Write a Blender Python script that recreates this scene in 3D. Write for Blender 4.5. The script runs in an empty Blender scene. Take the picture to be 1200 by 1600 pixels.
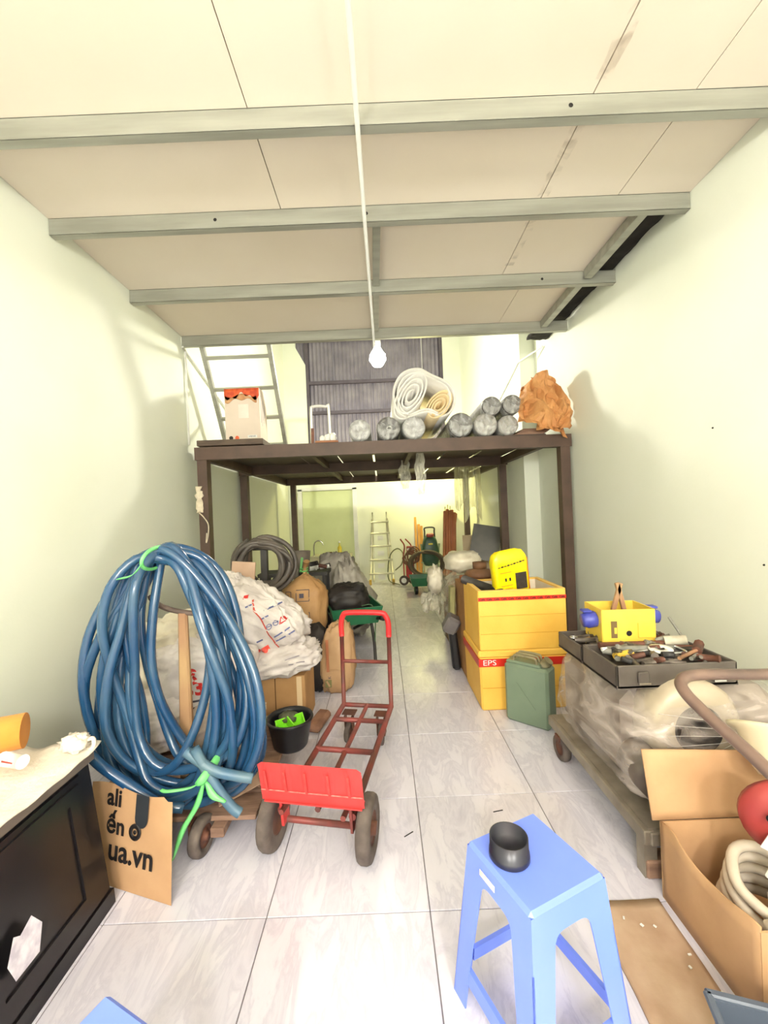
import bpy, math, random
from mathutils import Vector, Matrix, noise, Euler
from mathutils.bvhtree import BVHTree

# ------------------------------------------------------------------ camera, world, light, exposure
scene = bpy.context.scene
COL = scene.collection
ROLL = math.radians(2.4)
cam_data = bpy.data.cameras.new('camera')
cam_data.sensor_fit = 'HORIZONTAL'
cam_data.sensor_width = 36.0
cam_data.lens = 19.2
cam_data.shift_x = 0.0025
cam_data.shift_y = 0.0025
cam_data.clip_start = 0.02
camera = bpy.data.objects.new('camera', cam_data)
COL.objects.link(camera)
ca, sa = math.cos(ROLL), math.sin(ROLL)
camera.matrix_world = Matrix(((ca, sa, 0, 0), (0, 0, -1, 0), (-sa, ca, 0, 1.46), (0, 0, 0, 1)))
scene.camera = camera

world = bpy.data.worlds.new('world')
scene.world = world
world.use_nodes = True
world.node_tree.nodes['Background'].inputs[0].default_value = (0.8, 0.85, 0.9, 1)
world.node_tree.nodes['Background'].inputs[1].default_value = 0.3

scene.view_settings.view_transform = 'Standard'
scene.view_settings.look = 'None'
scene.view_settings.gamma = 1.0
scene.view_settings.use_curve_mapping = False
scene.view_settings.exposure = 0.05

BULB_W = 210.0        # the bare bulb hanging over the mezzanine
FRONT_W = 440.0       # the two lamps under the loft ceiling by the shop front
BACK_W = 85.0        # the warm lamp under the far end of the mezzanine

# ------------------------------------------------------------------ helpers
random.seed(7)
PI = math.pi

def lin(c):
    return tuple(((v / 255.0) / 12.92 if v / 255.0 <= 0.04045 else ((v / 255.0 + 0.055) / 1.055) ** 2.4) for v in c) + (1.0,)

MATS = {}
def mat(name, c1, c2=None, scale=6.0, rough=0.55, metal=0.0, bump=0.0, bscale=None, detail=4.0,
        contrast=(0.35, 0.65), coat=0.0, emit=None, estr=0.0, spec=0.5, rand=False, stretch=(1, 1, 1), alpha=1.0, sheen=0.0):
    if name in MATS:
        return MATS[name]
    m = bpy.data.materials.new(name)
    m.use_nodes = True
    nt = m.node_tree
    N, L = nt.nodes, nt.links
    b = N['Principled BSDF']
    b.inputs['Roughness'].default_value = rough
    b.inputs['Metallic'].default_value = metal
    b.inputs['Specular IOR Level'].default_value = spec
    b.inputs['Coat Weight'].default_value = coat
    b.inputs['Sheen Weight'].default_value = sheen
    b.inputs['Alpha'].default_value = alpha
    b.inputs['Base Color'].default_value = lin(c1)
    tc = N.new('ShaderNodeTexCoord')
    mp = N.new('ShaderNodeMapping')
    mp.inputs['Scale'].default_value = stretch
    L.new(tc.outputs['Object'], mp.inputs['Vector'])
    vec = mp.outputs['Vector']
    if rand:
        oi = N.new('ShaderNodeObjectInfo')
        mu = N.new('ShaderNodeMath'); mu.operation = 'MULTIPLY'; mu.inputs[1].default_value = 91.0
        L.new(oi.outputs['Random'], mu.inputs[0])
        ad = N.new('ShaderNodeVectorMath'); ad.operation = 'ADD'
        L.new(vec, ad.inputs[0]); L.new(mu.outputs[0], ad.inputs[1])
        vec = ad.outputs[0]
    if c2 is not None:
        nz = N.new('ShaderNodeTexNoise')
        nz.inputs['Scale'].default_value = scale
        nz.inputs['Detail'].default_value = detail
        L.new(vec, nz.inputs['Vector'])
        r = N.new('ShaderNodeValToRGB')
        r.color_ramp.elements[0].position = contrast[0]; r.color_ramp.elements[0].color = lin(c1)
        r.color_ramp.elements[1].position = contrast[1]; r.color_ramp.elements[1].color = lin(c2)
        L.new(nz.outputs['Fac'], r.inputs['Fac'])
        L.new(r.outputs['Color'], b.inputs['Base Color'])
    if bump:
        nb = N.new('ShaderNodeTexNoise')
        nb.inputs['Scale'].default_value = bscale or scale * 3
        nb.inputs['Detail'].default_value = 5
        L.new(vec, nb.inputs['Vector'])
        bp = N.new('ShaderNodeBump')
        bp.inputs['Strength'].default_value = bump
        bp.inputs['Distance'].default_value = 0.01
        L.new(nb.outputs['Fac'], bp.inputs['Height'])
        L.new(bp.outputs['Normal'], b.inputs['Normal'])
    if emit:
        b.inputs['Emission Color'].default_value = lin(emit)
        b.inputs['Emission Strength'].default_value = estr
    MATS[name] = m
    return m

def film(name, tint, cover=0.3, scale=8.0, rough=0.18, streak=(1, 1, 1), lo=0.35, hi=0.75):
    """clear plastic film: mostly see-through, milky where it is creased, glossy"""
    if name in MATS:
        return MATS[name]
    m = bpy.data.materials.new(name); m.use_nodes = True
    nt = m.node_tree; N, L = nt.nodes, nt.links
    out = N['Material Output']; b = N['Principled BSDF']
    b.inputs['Base Color'].default_value = lin(tint)
    b.inputs['Roughness'].default_value = rough
    b.inputs['Specular IOR Level'].default_value = 0.8
    tc = N.new('ShaderNodeTexCoord'); mp = N.new('ShaderNodeMapping'); mp.inputs['Scale'].default_value = streak
    L.new(tc.outputs['Object'], mp.inputs['Vector'])
    nz = N.new('ShaderNodeTexNoise'); nz.inputs['Scale'].default_value = scale; nz.inputs['Detail'].default_value = 6
    nz.inputs['Distortion'].default_value = 1.2
    L.new(mp.outputs['Vector'], nz.inputs['Vector'])
    mr = N.new('ShaderNodeMapRange')
    mr.inputs['From Min'].default_value = lo; mr.inputs['From Max'].default_value = hi
    mr.inputs['To Min'].default_value = max(0.0, cover - 0.2); mr.inputs['To Max'].default_value = min(1.0, cover + 0.4)
    L.new(nz.outputs['Fac'], mr.inputs['Value'])
    bp = N.new('ShaderNodeBump'); bp.inputs['Strength'].default_value = 0.7; bp.inputs['Distance'].default_value = 0.02
    L.new(nz.outputs['Fac'], bp.inputs['Height']); L.new(bp.outputs['Normal'], b.inputs['Normal'])
    tr = N.new('ShaderNodeBsdfTransparent')
    mx = N.new('ShaderNodeMixShader')
    L.new(mr.outputs['Result'], mx.inputs['Fac']); L.new(tr.outputs[0], mx.inputs[1]); L.new(b.outputs[0], mx.inputs[2])
    L.new(mx.outputs[0], out.inputs['Surface'])
    MATS[name] = m
    return m

def marble():
    m = bpy.data.materials.new('marble_tile'); m.use_nodes = True
    nt = m.node_tree; N, L = nt.nodes, nt.links
    b = N['Principled BSDF']
    tc = N.new('ShaderNodeTexCoord'); oi = N.new('ShaderNodeObjectInfo')
    mu = N.new('ShaderNodeMath'); mu.operation = 'MULTIPLY'; mu.inputs[1].default_value = 57.0
    L.new(oi.outputs['Random'], mu.inputs[0])
    ad = N.new('ShaderNodeVectorMath'); ad.operation = 'ADD'
    L.new(tc.outputs['Object'], ad.inputs[0]); L.new(mu.outputs[0], ad.inputs[1])
    mp = N.new('ShaderNodeMapping'); mp.inputs['Scale'].default_value = (4.2, 1.3, 1.0)
    mp.inputs['Rotation'].default_value = (0, 0, -0.6)
    L.new(ad.outputs[0], mp.inputs['Vector'])
    n1 = N.new('ShaderNodeTexNoise'); n1.inputs['Scale'].default_value = 2.6; n1.inputs['Detail'].default_value = 10; n1.inputs['Roughness'].default_value = 0.62
    n1.inputs['Distortion'].default_value = 0.7
    L.new(mp.outputs['Vector'], n1.inputs['Vector'])
    r1 = N.new('ShaderNodeValToRGB')
    els = r1.color_ramp.elements
    els[0].position = 0.30; els[0].color = lin((196, 193, 208))
    els[1].position = 0.66; els[1].color = lin((221, 218, 229))
    e = els.new(0.44); e.color = lin((214, 211, 223))
    e = els.new(0.50); e.color = lin((203, 200, 214))
    e = els.new(0.55); e.color = lin((218, 215, 226))
    L.new(n1.outputs['Fac'], r1.inputs['Fac'])
    L.new(r1.outputs['Color'], b.inputs['Base Color'])
    n2 = N.new('ShaderNodeTexNoise'); n2.inputs['Scale'].default_value = 9
    L.new(ad.outputs[0], n2.inputs['Vector'])
    mr = N.new('ShaderNodeMapRange'); mr.inputs['To Min'].default_value = 0.10; mr.inputs['To Max'].default_value = 0.30
    L.new(n2.outputs['Fac'], mr.inputs['Value']); L.new(mr.outputs['Result'], b.inputs['Roughness'])
    bp = N.new('ShaderNodeBump'); bp.inputs['Strength'].default_value = 0.05; bp.inputs['Distance'].default_value = 0.004
    L.new(n1.outputs['Fac'], bp.inputs['Height']); L.new(bp.outputs['Normal'], b.inputs['Normal'])
    return m

def catmull(pts, n=6, closed=False):
    P = [Vector(p) for p in pts]
    out = []
    k = len(P)
    rng = range(k) if closed else range(k - 1)
    for i in rng:
        p0 = P[(i - 1) % k] if (closed or i > 0) else P[0] * 2 - P[1]
        p1 = P[i]; p2 = P[(i + 1) % k]
        p3 = P[(i + 2) % k] if (closed or i + 2 < k) else P[-1] * 2 - P[-2]
        for j in range(n):
            t = j / n
            out.append(0.5 * ((2 * p1) + (p2 - p0) * t + (2 * p0 - 5 * p1 + 4 * p2 - p3) * t * t + (3 * p1 - p0 - 3 * p2 + p3) * t ** 3))
    if not closed:
        out.append(P[-1].copy())
    return out

class MB:
    """collects shapes and links them as one mesh object"""
    def __init__(self):
        self.v = []; self.f = []; self.s = []
    def add(self, verts, faces, smooth=False):
        o = len(self.v)
        self.v += [Vector(p) for p in verts]
        self.f += [tuple(i + o for i in q) for q in faces]
        self.s += [smooth] * len(faces)
        return self
    def box(self, c, size, rot=None, bev=0.0, taper=None):
        sx, sy, sz = [q / 2 for q in size]
        M = Matrix.Identity(3) if rot is None else (Euler(rot).to_matrix() if not isinstance(rot, Matrix) else rot)
        c = Vector(c)
        if bev <= 0:
            vs = []
            for z in (-1, 1):
                k = 1 if taper is None else (taper[0] if z < 0 else taper[1])
                vs += [(-sx * k, -sy * k, z * sz), (sx * k, -sy * k, z * sz), (sx * k, sy * k, z * sz), (-sx * k, sy * k, z * sz)]
            fs = [(3, 2, 1, 0), (4, 5, 6, 7), (0, 1, 5, 4), (1, 2, 6, 5), (2, 3, 7, 6), (3, 0, 4, 7)]
        else:
            b = min(bev, sx * .9, sy * .9, sz * .9)
            rings = []
            for z, ins in ((-sz, b), (-sz + b, 0), (sz - b, 0), (sz, b)):
                k = 1 if taper is None else (taper[0] + (taper[1] - taper[0]) * (z + sz) / (2 * sz))
                X, Y = sx * k, sy * k
                rings.append([(-X + b, -Y + ins, z), (X - b, -Y + ins, z), (X - ins, -Y + b, z), (X - ins, Y - b, z),
                              (X - b, Y - ins, z), (-X + b, Y - ins, z), (-X + ins, Y - b, z), (-X + ins, -Y + b, z)])
            vs = [p for r in rings for p in r]
            fs = [tuple(range(7, -1, -1)), tuple(range(24, 32))]
            for r in range(3):
                for i in range(8):
                    j = (i + 1) % 8
                    fs.append((r * 8 + i, r * 8 + j, r * 8 + 8 + j, r * 8 + 8 + i))
        return self.add([c + M @ Vector(p) for p in vs], fs)
    def tube(self, pts, r, n=8, closed=False, caps=True, flat=1.0):
        P = [Vector(p) for p in pts]
        k = len(P)
        R = r if isinstance(r, (list, tuple)) else [r] * k
        T = []
        for i in range(k):
            a = P[(i - 1) % k] if (closed or i > 0) else P[i]
            b = P[(i + 1) % k] if (closed or i < k - 1) else P[i]
            d = b - a
            T.append(d.normalized() if d.length > 1e-9 else Vector((0, 0, 1)))
        up = Vector((0, 0, 1)) if abs(T[0].z) < 0.9 else Vector((1, 0, 0))
        nrm = (up - T[0] * up.dot(T[0])).normalized()
        vs = []
        for i in range(k):
            nrm = nrm - T[i] * nrm.dot(T[i])
            if nrm.length < 1e-6:
                nrm = T[i].orthogonal()
            nrm.normalize()
            bn = T[i].cross(nrm)
            for j in range(n):
                a = 2 * PI * j / n
                vs.append(P[i] + nrm * math.cos(a) * R[i] * flat + bn * math.sin(a) * R[i])
        fs = []
        for i in range(k if closed else k - 1):
            i2 = (i + 1) % k
            for j in range(n):
                j2 = (j + 1) % n
                fs.append((i * n + j, i2 * n + j, i2 * n + j2, i * n + j2)[::-1])
        self.add(vs, fs, True)
        if caps and not closed:
            o = len(self.v) - len(vs)
            self.f += [tuple(o + j for j in range(n)), tuple(o + (k - 1) * n + j for j in reversed(range(n)))]
            self.s += [False, False]
        return self
    def lathe(self, prof, n=24, M=None, sx=1.0, sy=1.0, smooth=True):
        """prof: list of (radius, z); spun around z, moved by matrix M"""
        M = M or Matrix.Identity(4)
        vs, fs = [], []
        for (r, z) in prof:
            for j in range(n):
                a = 2 * PI * j / n
                vs.append(M @ Vector((r * sx * math.cos(a), r * sy * math.sin(a), z)))
        for i in range(len(prof) - 1):
            for j in range(n):
                j2 = (j + 1) % n
                fs.append((i * n + j, i * n + j2, (i + 1) * n + j2, (i + 1) * n + j))
        self.add(vs, fs, smooth)
        return self
    def disc(self, r, n=24, M=None, flip=False):
        M = M or Matrix.Identity(4)
        vs = [M @ Vector((r * math.cos(2 * PI * j / n), r * math.sin(2 * PI * j / n), 0)) for j in range(n)]
        f = tuple(range(n))
        return self.add(vs, [f[::-1] if flip else f])
    def cyl(self, a, b, r, n=12, r2=None):
        a, b = Vector(a), Vector(b)
        return self.tube([a, b], [r, r if r2 is None else r2], n)
    def sheet(self, fn, nu, nv, thick=0.0, smooth=True):
        """a sheet from fn(u, v) with u, v in 0..1; thickness along its normals"""
        P = [[Vector(fn(i / nu, j / nv)) for i in range(nu + 1)] for j in range(nv + 1)]
        vs = [p for row in P for p in row]
        w = nu + 1
        fs = [(j * w + i, j * w + i + 1, (j + 1) * w + i + 1, (j + 1) * w + i) for j in range(nv) for i in range(nu)]
        if thick <= 0:
            return self.add(vs, fs, smooth)
        nr = []
        for j in range(nv + 1):
            for i in range(nu + 1):
                du = P[j][min(i + 1, nu)] - P[j][max(i - 1, 0)]
                dv = P[min(j + 1, nv)][i] - P[max(j - 1, 0)][i]
                c = du.cross(dv)
                nr.append(c.normalized() if c.length > 1e-9 else Vector((0, 0, 1)))
        o = len(vs)
        vs2 = vs + [p - q * thick for p, q in zip(vs, nr)]
        fs2 = fs + [tuple(i + o for i in q[::-1]) for q in fs]
        rim = [i for i in range(nu + 1)] + [j * w + nu for j in range(1, nv + 1)] + [nv * w + i for i in range(nu - 1, -1, -1)] + [j * w for j in range(nv - 1, 0, -1)]
        for a, b in zip(rim, rim[1:] + rim[:1]):
            fs2.append((b, a, a + o, b + o))
        return self.add(vs2, fs2, smooth)
    def blob(self, c, size, rot=None, p=2.6, amp=0.06, freq=3.0, seed=0, nu=28, nv=18, fold=0.0, shape=None, crease=0.0):
        """a rounded, crumpled body (superellipsoid with noise): filled sacks and bags"""
        M = Matrix.Identity(3) if rot is None else Euler(rot).to_matrix()
        c = Vector(c); vs = []
        off = Vector((seed * 3.7, seed * 1.3, -seed * 2.1))
        def sp(x, e):
            return math.copysign(abs(x) ** e, x)
        e = 2.0 / p
        for j in range(nv + 1):
            ph = -PI / 2 + PI * j / nv
            for i in range(nu):
                th = 2 * PI * i / nu
                q = Vector((sp(math.cos(ph), e) * sp(math.cos(th), e), sp(math.cos(ph), e) * sp(math.sin(th), e), sp(math.sin(ph), e)))
                d = noise.fractal(q * freq + off, 0.7, 2.0, 3)
                k = 1 + amp * d
                if fold:
                    k += fold * (1 - abs(noise.noise(q * freq * 1.7 + off * 2)) * 4)
                if crease:
                    g = q * freq * 1.25 + off
                    g = g + Vector((noise.noise(g + Vector((7, 1, 3))), noise.noise(g + Vector((1, 9, 4))), noise.noise(g + Vector((5, 2, 8))))) * 0.9
                    k += crease * (abs(noise.noise(g)) * 3 - 0.8) + crease * 0.5 * (abs(noise.noise(g * 2.3)) * 3 - 0.8)
                q = q * k
                if shape:
                    q = shape(q)
                vs.append(c + M @ Vector((q.x * size[0], q.y * size[1], q.z * size[2])))
        fs = []
        for j in range(nv):
            for i in range(nu):
                i2 = (i + 1) % nu
                fs.append((j * nu + i, j * nu + i2, (j + 1) * nu + i2, (j + 1) * nu + i))
        return self.add(vs, fs, True)
    def build(self, name, material, parent=None, loc=None, world=False):
        me = bpy.data.meshes.new(name)
        vs = self.v
        if world and parent is not None:
            inv = parent_world(parent).inverted()
            vs = [inv @ p for p in vs]
        elif loc is not None:
            L0 = Vector(loc)
            vs = [p - L0 for p in vs]
        me.from_pydata([tuple(p) for p in vs], [], self.f)
        me.polygons.foreach_set('use_smooth', self.s)
        me.update()
        me.materials.append(material)
        o = bpy.data.objects.new(name, me)
        COL.objects.link(o)
        if parent is not None:
            o.parent = parent
        elif loc is not None:
            o.location = loc
        return o

def parent_world(o):
    M = o.matrix_basis.copy()
    if o.parent is not None:
        M = parent_world(o.parent) @ M
    return M

def thing(name, label, cat, loc=(0, 0, 0), rotz=0.0, group=None, rot=None):
    o = bpy.data.objects.new(name, None)
    COL.objects.link(o)
    o.empty_display_size = 0.1
    o.location = loc
    o.rotation_euler = rot if rot else (0, 0, rotz)
    o['label'] = label; o['category'] = cat
    if group:
        o['group'] = group
    return o

def tag(o, label, cat, group=None):
    o['label'] = label; o['category'] = cat
    if group:
        o['group'] = group
    return o

def struct(o):
    o['kind'] = 'structure'
    return o

def text(s, size, material, parent, M, depth=0.0006, name='lettering', align='CENTER', sx=1.0, bold=0.0):
    cu = bpy.data.curves.new(name, 'FONT')
    cu.body = s; cu.size = size; cu.extrude = depth; cu.offset = bold
    cu.align_x = align; cu.align_y = 'CENTER'
    cu.resolution_u = 3
    t = bpy.data.objects.new(name, cu)
    COL.objects.link(t)
    dg = bpy.context.evaluated_depsgraph_get()
    me = bpy.data.meshes.new_from_object(t.evaluated_get(dg))
    bpy.data.objects.remove(t)
    bpy.data.curves.remove(cu)
    me.materials.clear(); me.materials.append(material)
    me.name = name
    o = bpy.data.objects.new(name, me)
    COL.objects.link(o)
    o.parent = parent
    o.matrix_basis = M @ Matrix.Diagonal((sx, 1, 1, 1))
    return o

class Drape:
    """lays flat print on a bulging body: points of a plane in front of it are moved back (along +Y) onto its surface"""
    def __init__(self, body, root):
        self.root = root
        self.M = parent_world(root)
        self.inv = self.M.inverted()
        self.tree = BVHTree.FromPolygons([self.M @ v.co for v in body.data.vertices], [tuple(p.vertices) for p in body.data.polygons])
    def hit(self, x, z, off=0.003):
        h = self.tree.ray_cast(Vector((x, -3.0, z)), Vector((0, 1, 0)))
        if h[0] is None:
            return None
        return self.inv @ (h[0] - Vector((0, off, 0)))
    def patch(self, name, corners, material, n=8, off=0.003):
        (a, b, c, d) = [Vector((p[0], 0, p[1])) for p in corners]
        vs, ok = [], True
        for j in range(n + 1):
            for i in range(n + 1):
                u, v = i / n, j / n
                p = a * (1 - u) * (1 - v) + b * u * (1 - v) + c * u * v + d * (1 - u) * v
                q = self.hit(p.x, p.z, off)
                if q is None:
                    return None
                vs.append(q)
        w = n + 1
        fs = [(j * w + i, j * w + i + 1, (j + 1) * w + i + 1, (j + 1) * w + i) for j in range(n) for i in range(n)]
        return MB().add(vs, fs, True).build(name, material, self.root)
    def line(self, name, pts, width, material, n=4, off=0.003):
        m = MB(); P = [Vector((p[0], 0, p[1])) for p in pts]
        for a, b in zip(P, P[1:]):
            t = (b - a).normalized(); s = Vector((-t.z, 0, t.x)) * width / 2
            vs = []
            for i in range(n + 1):
                c = a + (b - a) * i / n
                for e in (-1, 1):
                    q = self.hit(c.x + e * s.x, c.z + e * s.z, off)
                    if q is None:
                        return None
                    vs.append(q)
            m.add(vs, [(i * 2, i * 2 + 1, i * 2 + 3, i * 2 + 2) for i in range(n)], True)
        return m.build(name, material, self.root)
    def ring(self, name, c, r, width, material, n=14):
        return self.line(name, [(c[0] + r * math.cos(2 * PI * i / n), c[1] + r * math.sin(2 * PI * i / n)) for i in range(n + 1)], width, material, 1)
    def text(self, s, size, c, angle, material, bold=0.0):
        o = text(s, size, material, self.root, Matrix.Identity(4), depth=0.0, bold=bold)
        ca_, sa_ = math.cos(angle), math.sin(angle)
        for v in o.data.vertices:
            x, z = c[0] + v.co.x * ca_ - v.co.y * sa_, c[1] + v.co.x * sa_ + v.co.y * ca_
            q = self.hit(x, z)
            v.co = q if q is not None else self.inv @ Vector((x, 0, z)) * 0
        o.data.update()
        return o

def place(loc, rot=(0, 0, 0)):
    return Matrix.Translation(Vector(loc)) @ Euler(rot).to_matrix().to_4x4()

def axis_matrix(a, b):
    """matrix whose z axis runs from a to b, origin at a"""
    a, b = Vector(a), Vector(b)
    return Matrix.Translation(a) @ (b - a).to_track_quat('Z', 'Y').to_matrix().to_4x4()

def copy_tree(o, parent=None, name=None):
    c = o.copy()
    if name:
        c.name = name
    COL.objects.link(c)
    c.parent = parent
    for ch in list(o.children):
        copy_tree(ch, c)
    return c

def wheel(parent, name, c, axis, r, w, tyre, hub, hubr=0.55):
    """tyre with a hub as its child; c centre, axis unit vector, in parent's space"""
    c = Vector(c); ax = Vector(axis).normalized()
    M = axis_matrix(c - ax * w / 2, c + ax * w / 2)
    prof = [(r * hubr, 0.1 * w), (r * 0.8, 0.0), (r * 0.95, 0.1 * w), (r, 0.3 * w), (r, 0.7 * w), (r * 0.95, 0.9 * w), (r * 0.8, w), (r * hubr, 0.9 * w), (r * hubr, 0.1 * w)]
    t = MB().lathe(prof, 24, M).build(name, tyre, parent)
    h = MB().lathe([(0.0, 0.22 * w), (r * hubr * 0.9, 0.22 * w), (r * hubr, 0.12 * w), (r * hubr, 0.88 * w), (r * hubr * 0.9, 0.78 * w), (r * 0.22, 0.8 * w), (r * 0.2, 1.12 * w), (0.0, 1.12 * w)], 16, M).build('hub', hub, t)
    return t

# ------------------------------------------------------------------ materials of the place
M_WALL = mat('wall_paint', (236, 239, 225), (231, 235, 218), scale=1.3, rough=0.62, bump=0.06, bscale=60, contrast=(0.4, 0.7))
M_BOARD = mat('ceiling_board', (230, 219, 203), (225, 213, 195), scale=1.1, rough=0.8, bump=0.03, bscale=80, rand=True)
M_GALV = mat('galvanised_steel', (166, 166, 154), (146, 146, 134), scale=5, rough=0.36, metal=0.25, bump=0.03, stretch=(0.3, 3, 3))
M_BROWN = mat('brown_painted_steel', (92, 70, 58), (76, 58, 48), scale=5, rough=0.55, bump=0.08)
M_DARK = mat('dark_gap', (38, 33, 30), (24, 21, 20), scale=9, rough=0.9, bump=0.3)
M_GROUT = mat('grout', (128, 124, 130), (110, 106, 112), scale=20, rough=0.9)
M_TILE = marble()
M_CORR = mat('corrugated_iron', (150, 144, 156), (126, 120, 134), scale=3, rough=0.5, metal=0.25, rand=True)
M_RAIL = mat('dull_steel_rail', (92, 84, 96), (78, 70, 82), scale=6, rough=0.55)
M_WHITE = mat('white_plastic', (236, 236, 230), (226, 226, 220), scale=4, rough=0.35)
M_RUST = mat('rusty_steel', (112, 70, 54), (84, 54, 44), scale=14, rough=0.6, metal=0.2, bump=0.15)
M_CARD = mat('cardboard', (192, 152, 112), (178, 138, 99), scale=5, rough=0.8, bump=0.05, bscale=70)
M_CARD2 = mat('old_cardboard', (170, 122, 74), (148, 104, 62), scale=5, rough=0.8, bump=0.08, bscale=50)
M_BLACK = mat('black_plastic', (20, 20, 24), (28, 28, 32), scale=8, rough=0.35)
M_RUBBER = mat('worn_rubber', (108, 96, 88), (80, 70, 65), scale=14, rough=0.8, bump=0.15)
M_INK = mat('black_ink', (24, 20, 22), rough=0.6)
M_REDINK = mat('red_ink', (200, 40, 36), rough=0.6)

# ------------------------------------------------------------------ the setting
LX, RX, NX = -2.04, 2.04, 1.85          # left wall, right wall, right wall where the room narrows
YB, YF, ZT = 9.0, -2.6, 5.8             # back wall, front, top of the tall part

struct(MB().box(((LX - 0.06), (YB + YF) / 2, ZT / 2), (0.12, YB - YF + 0.2, ZT)).build('wall_left', M_WALL))
wr = MB()
wr.box((RX + 0.06, (YF + 5.27) / 2, ZT / 2), (0.12, 5.27 - YF, ZT))
wr.box(((NX + RX + 0.12) / 2, (5.27 + YB + 0.1) / 2, ZT / 2), (RX + 0.12 - NX, YB + 0.1 - 5.27, ZT))
struct(wr.build('wall_right', M_WALL))
wb = MB()
wb.box((0, YB + 0.06, 1.45), (4.2, 0.12, 2.9))
wb.box(((LX - 1.55) / 2, YB + 0.06, 3.85), (-1.55 - LX, 0.12, 1.9))
wb.add([(-2.04, 9.0, 4.8), (-1.55, 9.0, 4.8), (-1.76, 9.0, 5.2), (-2.04, 9.0, 5.2), (-2.04, 9.12, 4.8), (-1.55, 9.12, 4.8), (-1.76, 9.12, 5.2), (-2.04, 9.12, 5.2)],
       [(0, 1, 2, 3), (7, 6, 5, 4), (1, 5, 6, 2)])
wb.box(((LX - 1.76) / 2, YB + 0.06, 5.5), (-1.76 - LX, 0.12, 0.6))
wb.box(((1.47 + 1.9) / 2, YB + 0.06, 4.35), (0.43, 0.12, 2.9))
struct(wb.build('wall_back', M_WALL))
struct(MB().box((0, YF - 0.06, ZT / 2), (4.4, 0.12, ZT)).build('bounce_wall', M_WALL))  # unseen closed wall, added across the open shop front to bounce light
struct(MB().box((0, (YB + YF) / 2, ZT + 0.05), (4.5, YB - YF + 0.4, 0.1)).build('roof', M_WALL))

floor = struct(MB().box((0, (YB + YF) / 2, -0.054), (4.4, YB - YF + 0.3, 0.1)).build('floor', M_GROUT))
tile_me = {}
xs = [LX] + [0.115 + 0.6 * k for k in range(-3, 4)] + [RX]
xs = [LX] + [x for x in xs[1:-1] if LX + 0.03 < x < RX - 0.03] + [RX]
ys = [YF] + [1.5 + 0.6 * k for k in range(-6, 13)] + [YB]
for i in range(len(xs) - 1):
    for j in range(len(ys) - 1):
        w, d = xs[i + 1] - xs[i] - 0.004, ys[j + 1] - ys[j] - 0.004
        if d < 0.02:
            continue
        key = (round(w, 3), round(d, 3))
        if key not in tile_me:
            o = MB().box((0, 0, -0.005), (w, d, 0.01), bev=0.0012).build('tile', M_TILE, floor)
            tile_me[key] = o.data
        else:
            o = bpy.data.objects.new('tile', tile_me[key]); COL.objects.link(o); o.parent = floor
        o.location = ((xs[i] + xs[i + 1]) / 2, (ys[j] + ys[j + 1]) / 2, 0)

# loft over the front of the room: boards on steel purlins
ZC = 3.42
ce = MB().box((-0.1, (YF + 4.33) / 2, 3.52), (3.86, 4.33 - YF, 0.12))
ce.box((1.935, (YF + 2.66) / 2, 3.52), (0.21, 2.66 - YF, 0.12))
ceiling = struct(ce.build('ceiling', M_DARK))
BAYS = [(YF, -0.4, (LX, -0.561, 1.09, 1.58, RX)), (-0.4, 1.975, (LX, -0.561, 1.09, 1.58, RX)), (1.975, 2.625, (LX, -0.561, 1.09, 1.58, RX)),
        (2.625, 3.45, (LX, 1.09, 1.83)), (3.45, 4.33, (LX, 1.31, 1.83))]
for y0, y1, cuts in BAYS:
    for a, b in zip(cuts, cuts[1:]):
        MB().box(((a + b) / 2, (y0 + y1) / 2, ZC + 0.008 + random.uniform(-.0015, .0015)), (b - a - 0.005, y1 - y0 - 0.004, 0.016)).build('ceiling_board', M_BOARD, ceiling)
# torn dark sheet; its colour stands for the shaded gap where the boards stop short
def torn(u, v):
    y = 2.72 + v * (4.86 - 2.72)
    e = 0.012 * noise.noise(Vector((v * 31, u * 3, 0)))
    return (1.80 + 0.235 * u, y + (e * 3 if v > .95 else 0), 3.475 + 0.02 * noise.noise(Vector((u * 4, v * 20, 2))))
tag(MB().sheet(torn, 6, 60, 0.03).build('gap_infill', M_DARK), 'dark torn sheet coloured as the shaded gap along the right wall above the beam ends', 'gap infill')

def purlin(y, x0, x1, label):
    h, w, t = 0.107, 0.048, 0.003
    z1, z0 = ZC - 0.001, ZC - h
    m = MB()
    m.box(((x0 + x1) / 2, y + t / 2, (z0 + z1) / 2), (x1 - x0, t, h))
    m.box(((x0 + x1) / 2, y + w / 2, z0 + t / 2), (x1 - x0, w, t))
    m.box(((x0 + x1) / 2, y + w / 2, z1 - t / 2), (x1 - x0, w, t))
    m.box(((x0 + x1) / 2, y + w - t / 2, z0 + 0.01), (x1 - x0, t, 0.02))
    b = tag(m.build('ceiling_beam', M_GALV, loc=(0, y, z0)), label, 'beam', 'steel beams under the loft')
    return b
for y, lab, holes in ((1.951, 'grey steel ceiling beam nearest the viewer, across the top of the picture', (0.98,)),
               (2.597, 'second grey steel ceiling beam from the viewer, with a bolt hole at left', (-0.98, -0.02)),
               (3.427, 'third grey steel ceiling beam from the viewer, crossing the white conduit', (1.42,)),
               (4.315, 'farthest grey steel ceiling beam, at the edge of the loft', ())):
    b = purlin(y, LX + 0.005, RX - 0.005, lab)
    for hx in holes:
        MB().disc(0.011, 12, place((hx, -0.0006, 0.055), (PI / 2, 0, 0))).build('bolt_hole', M_DARK, b)

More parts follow.
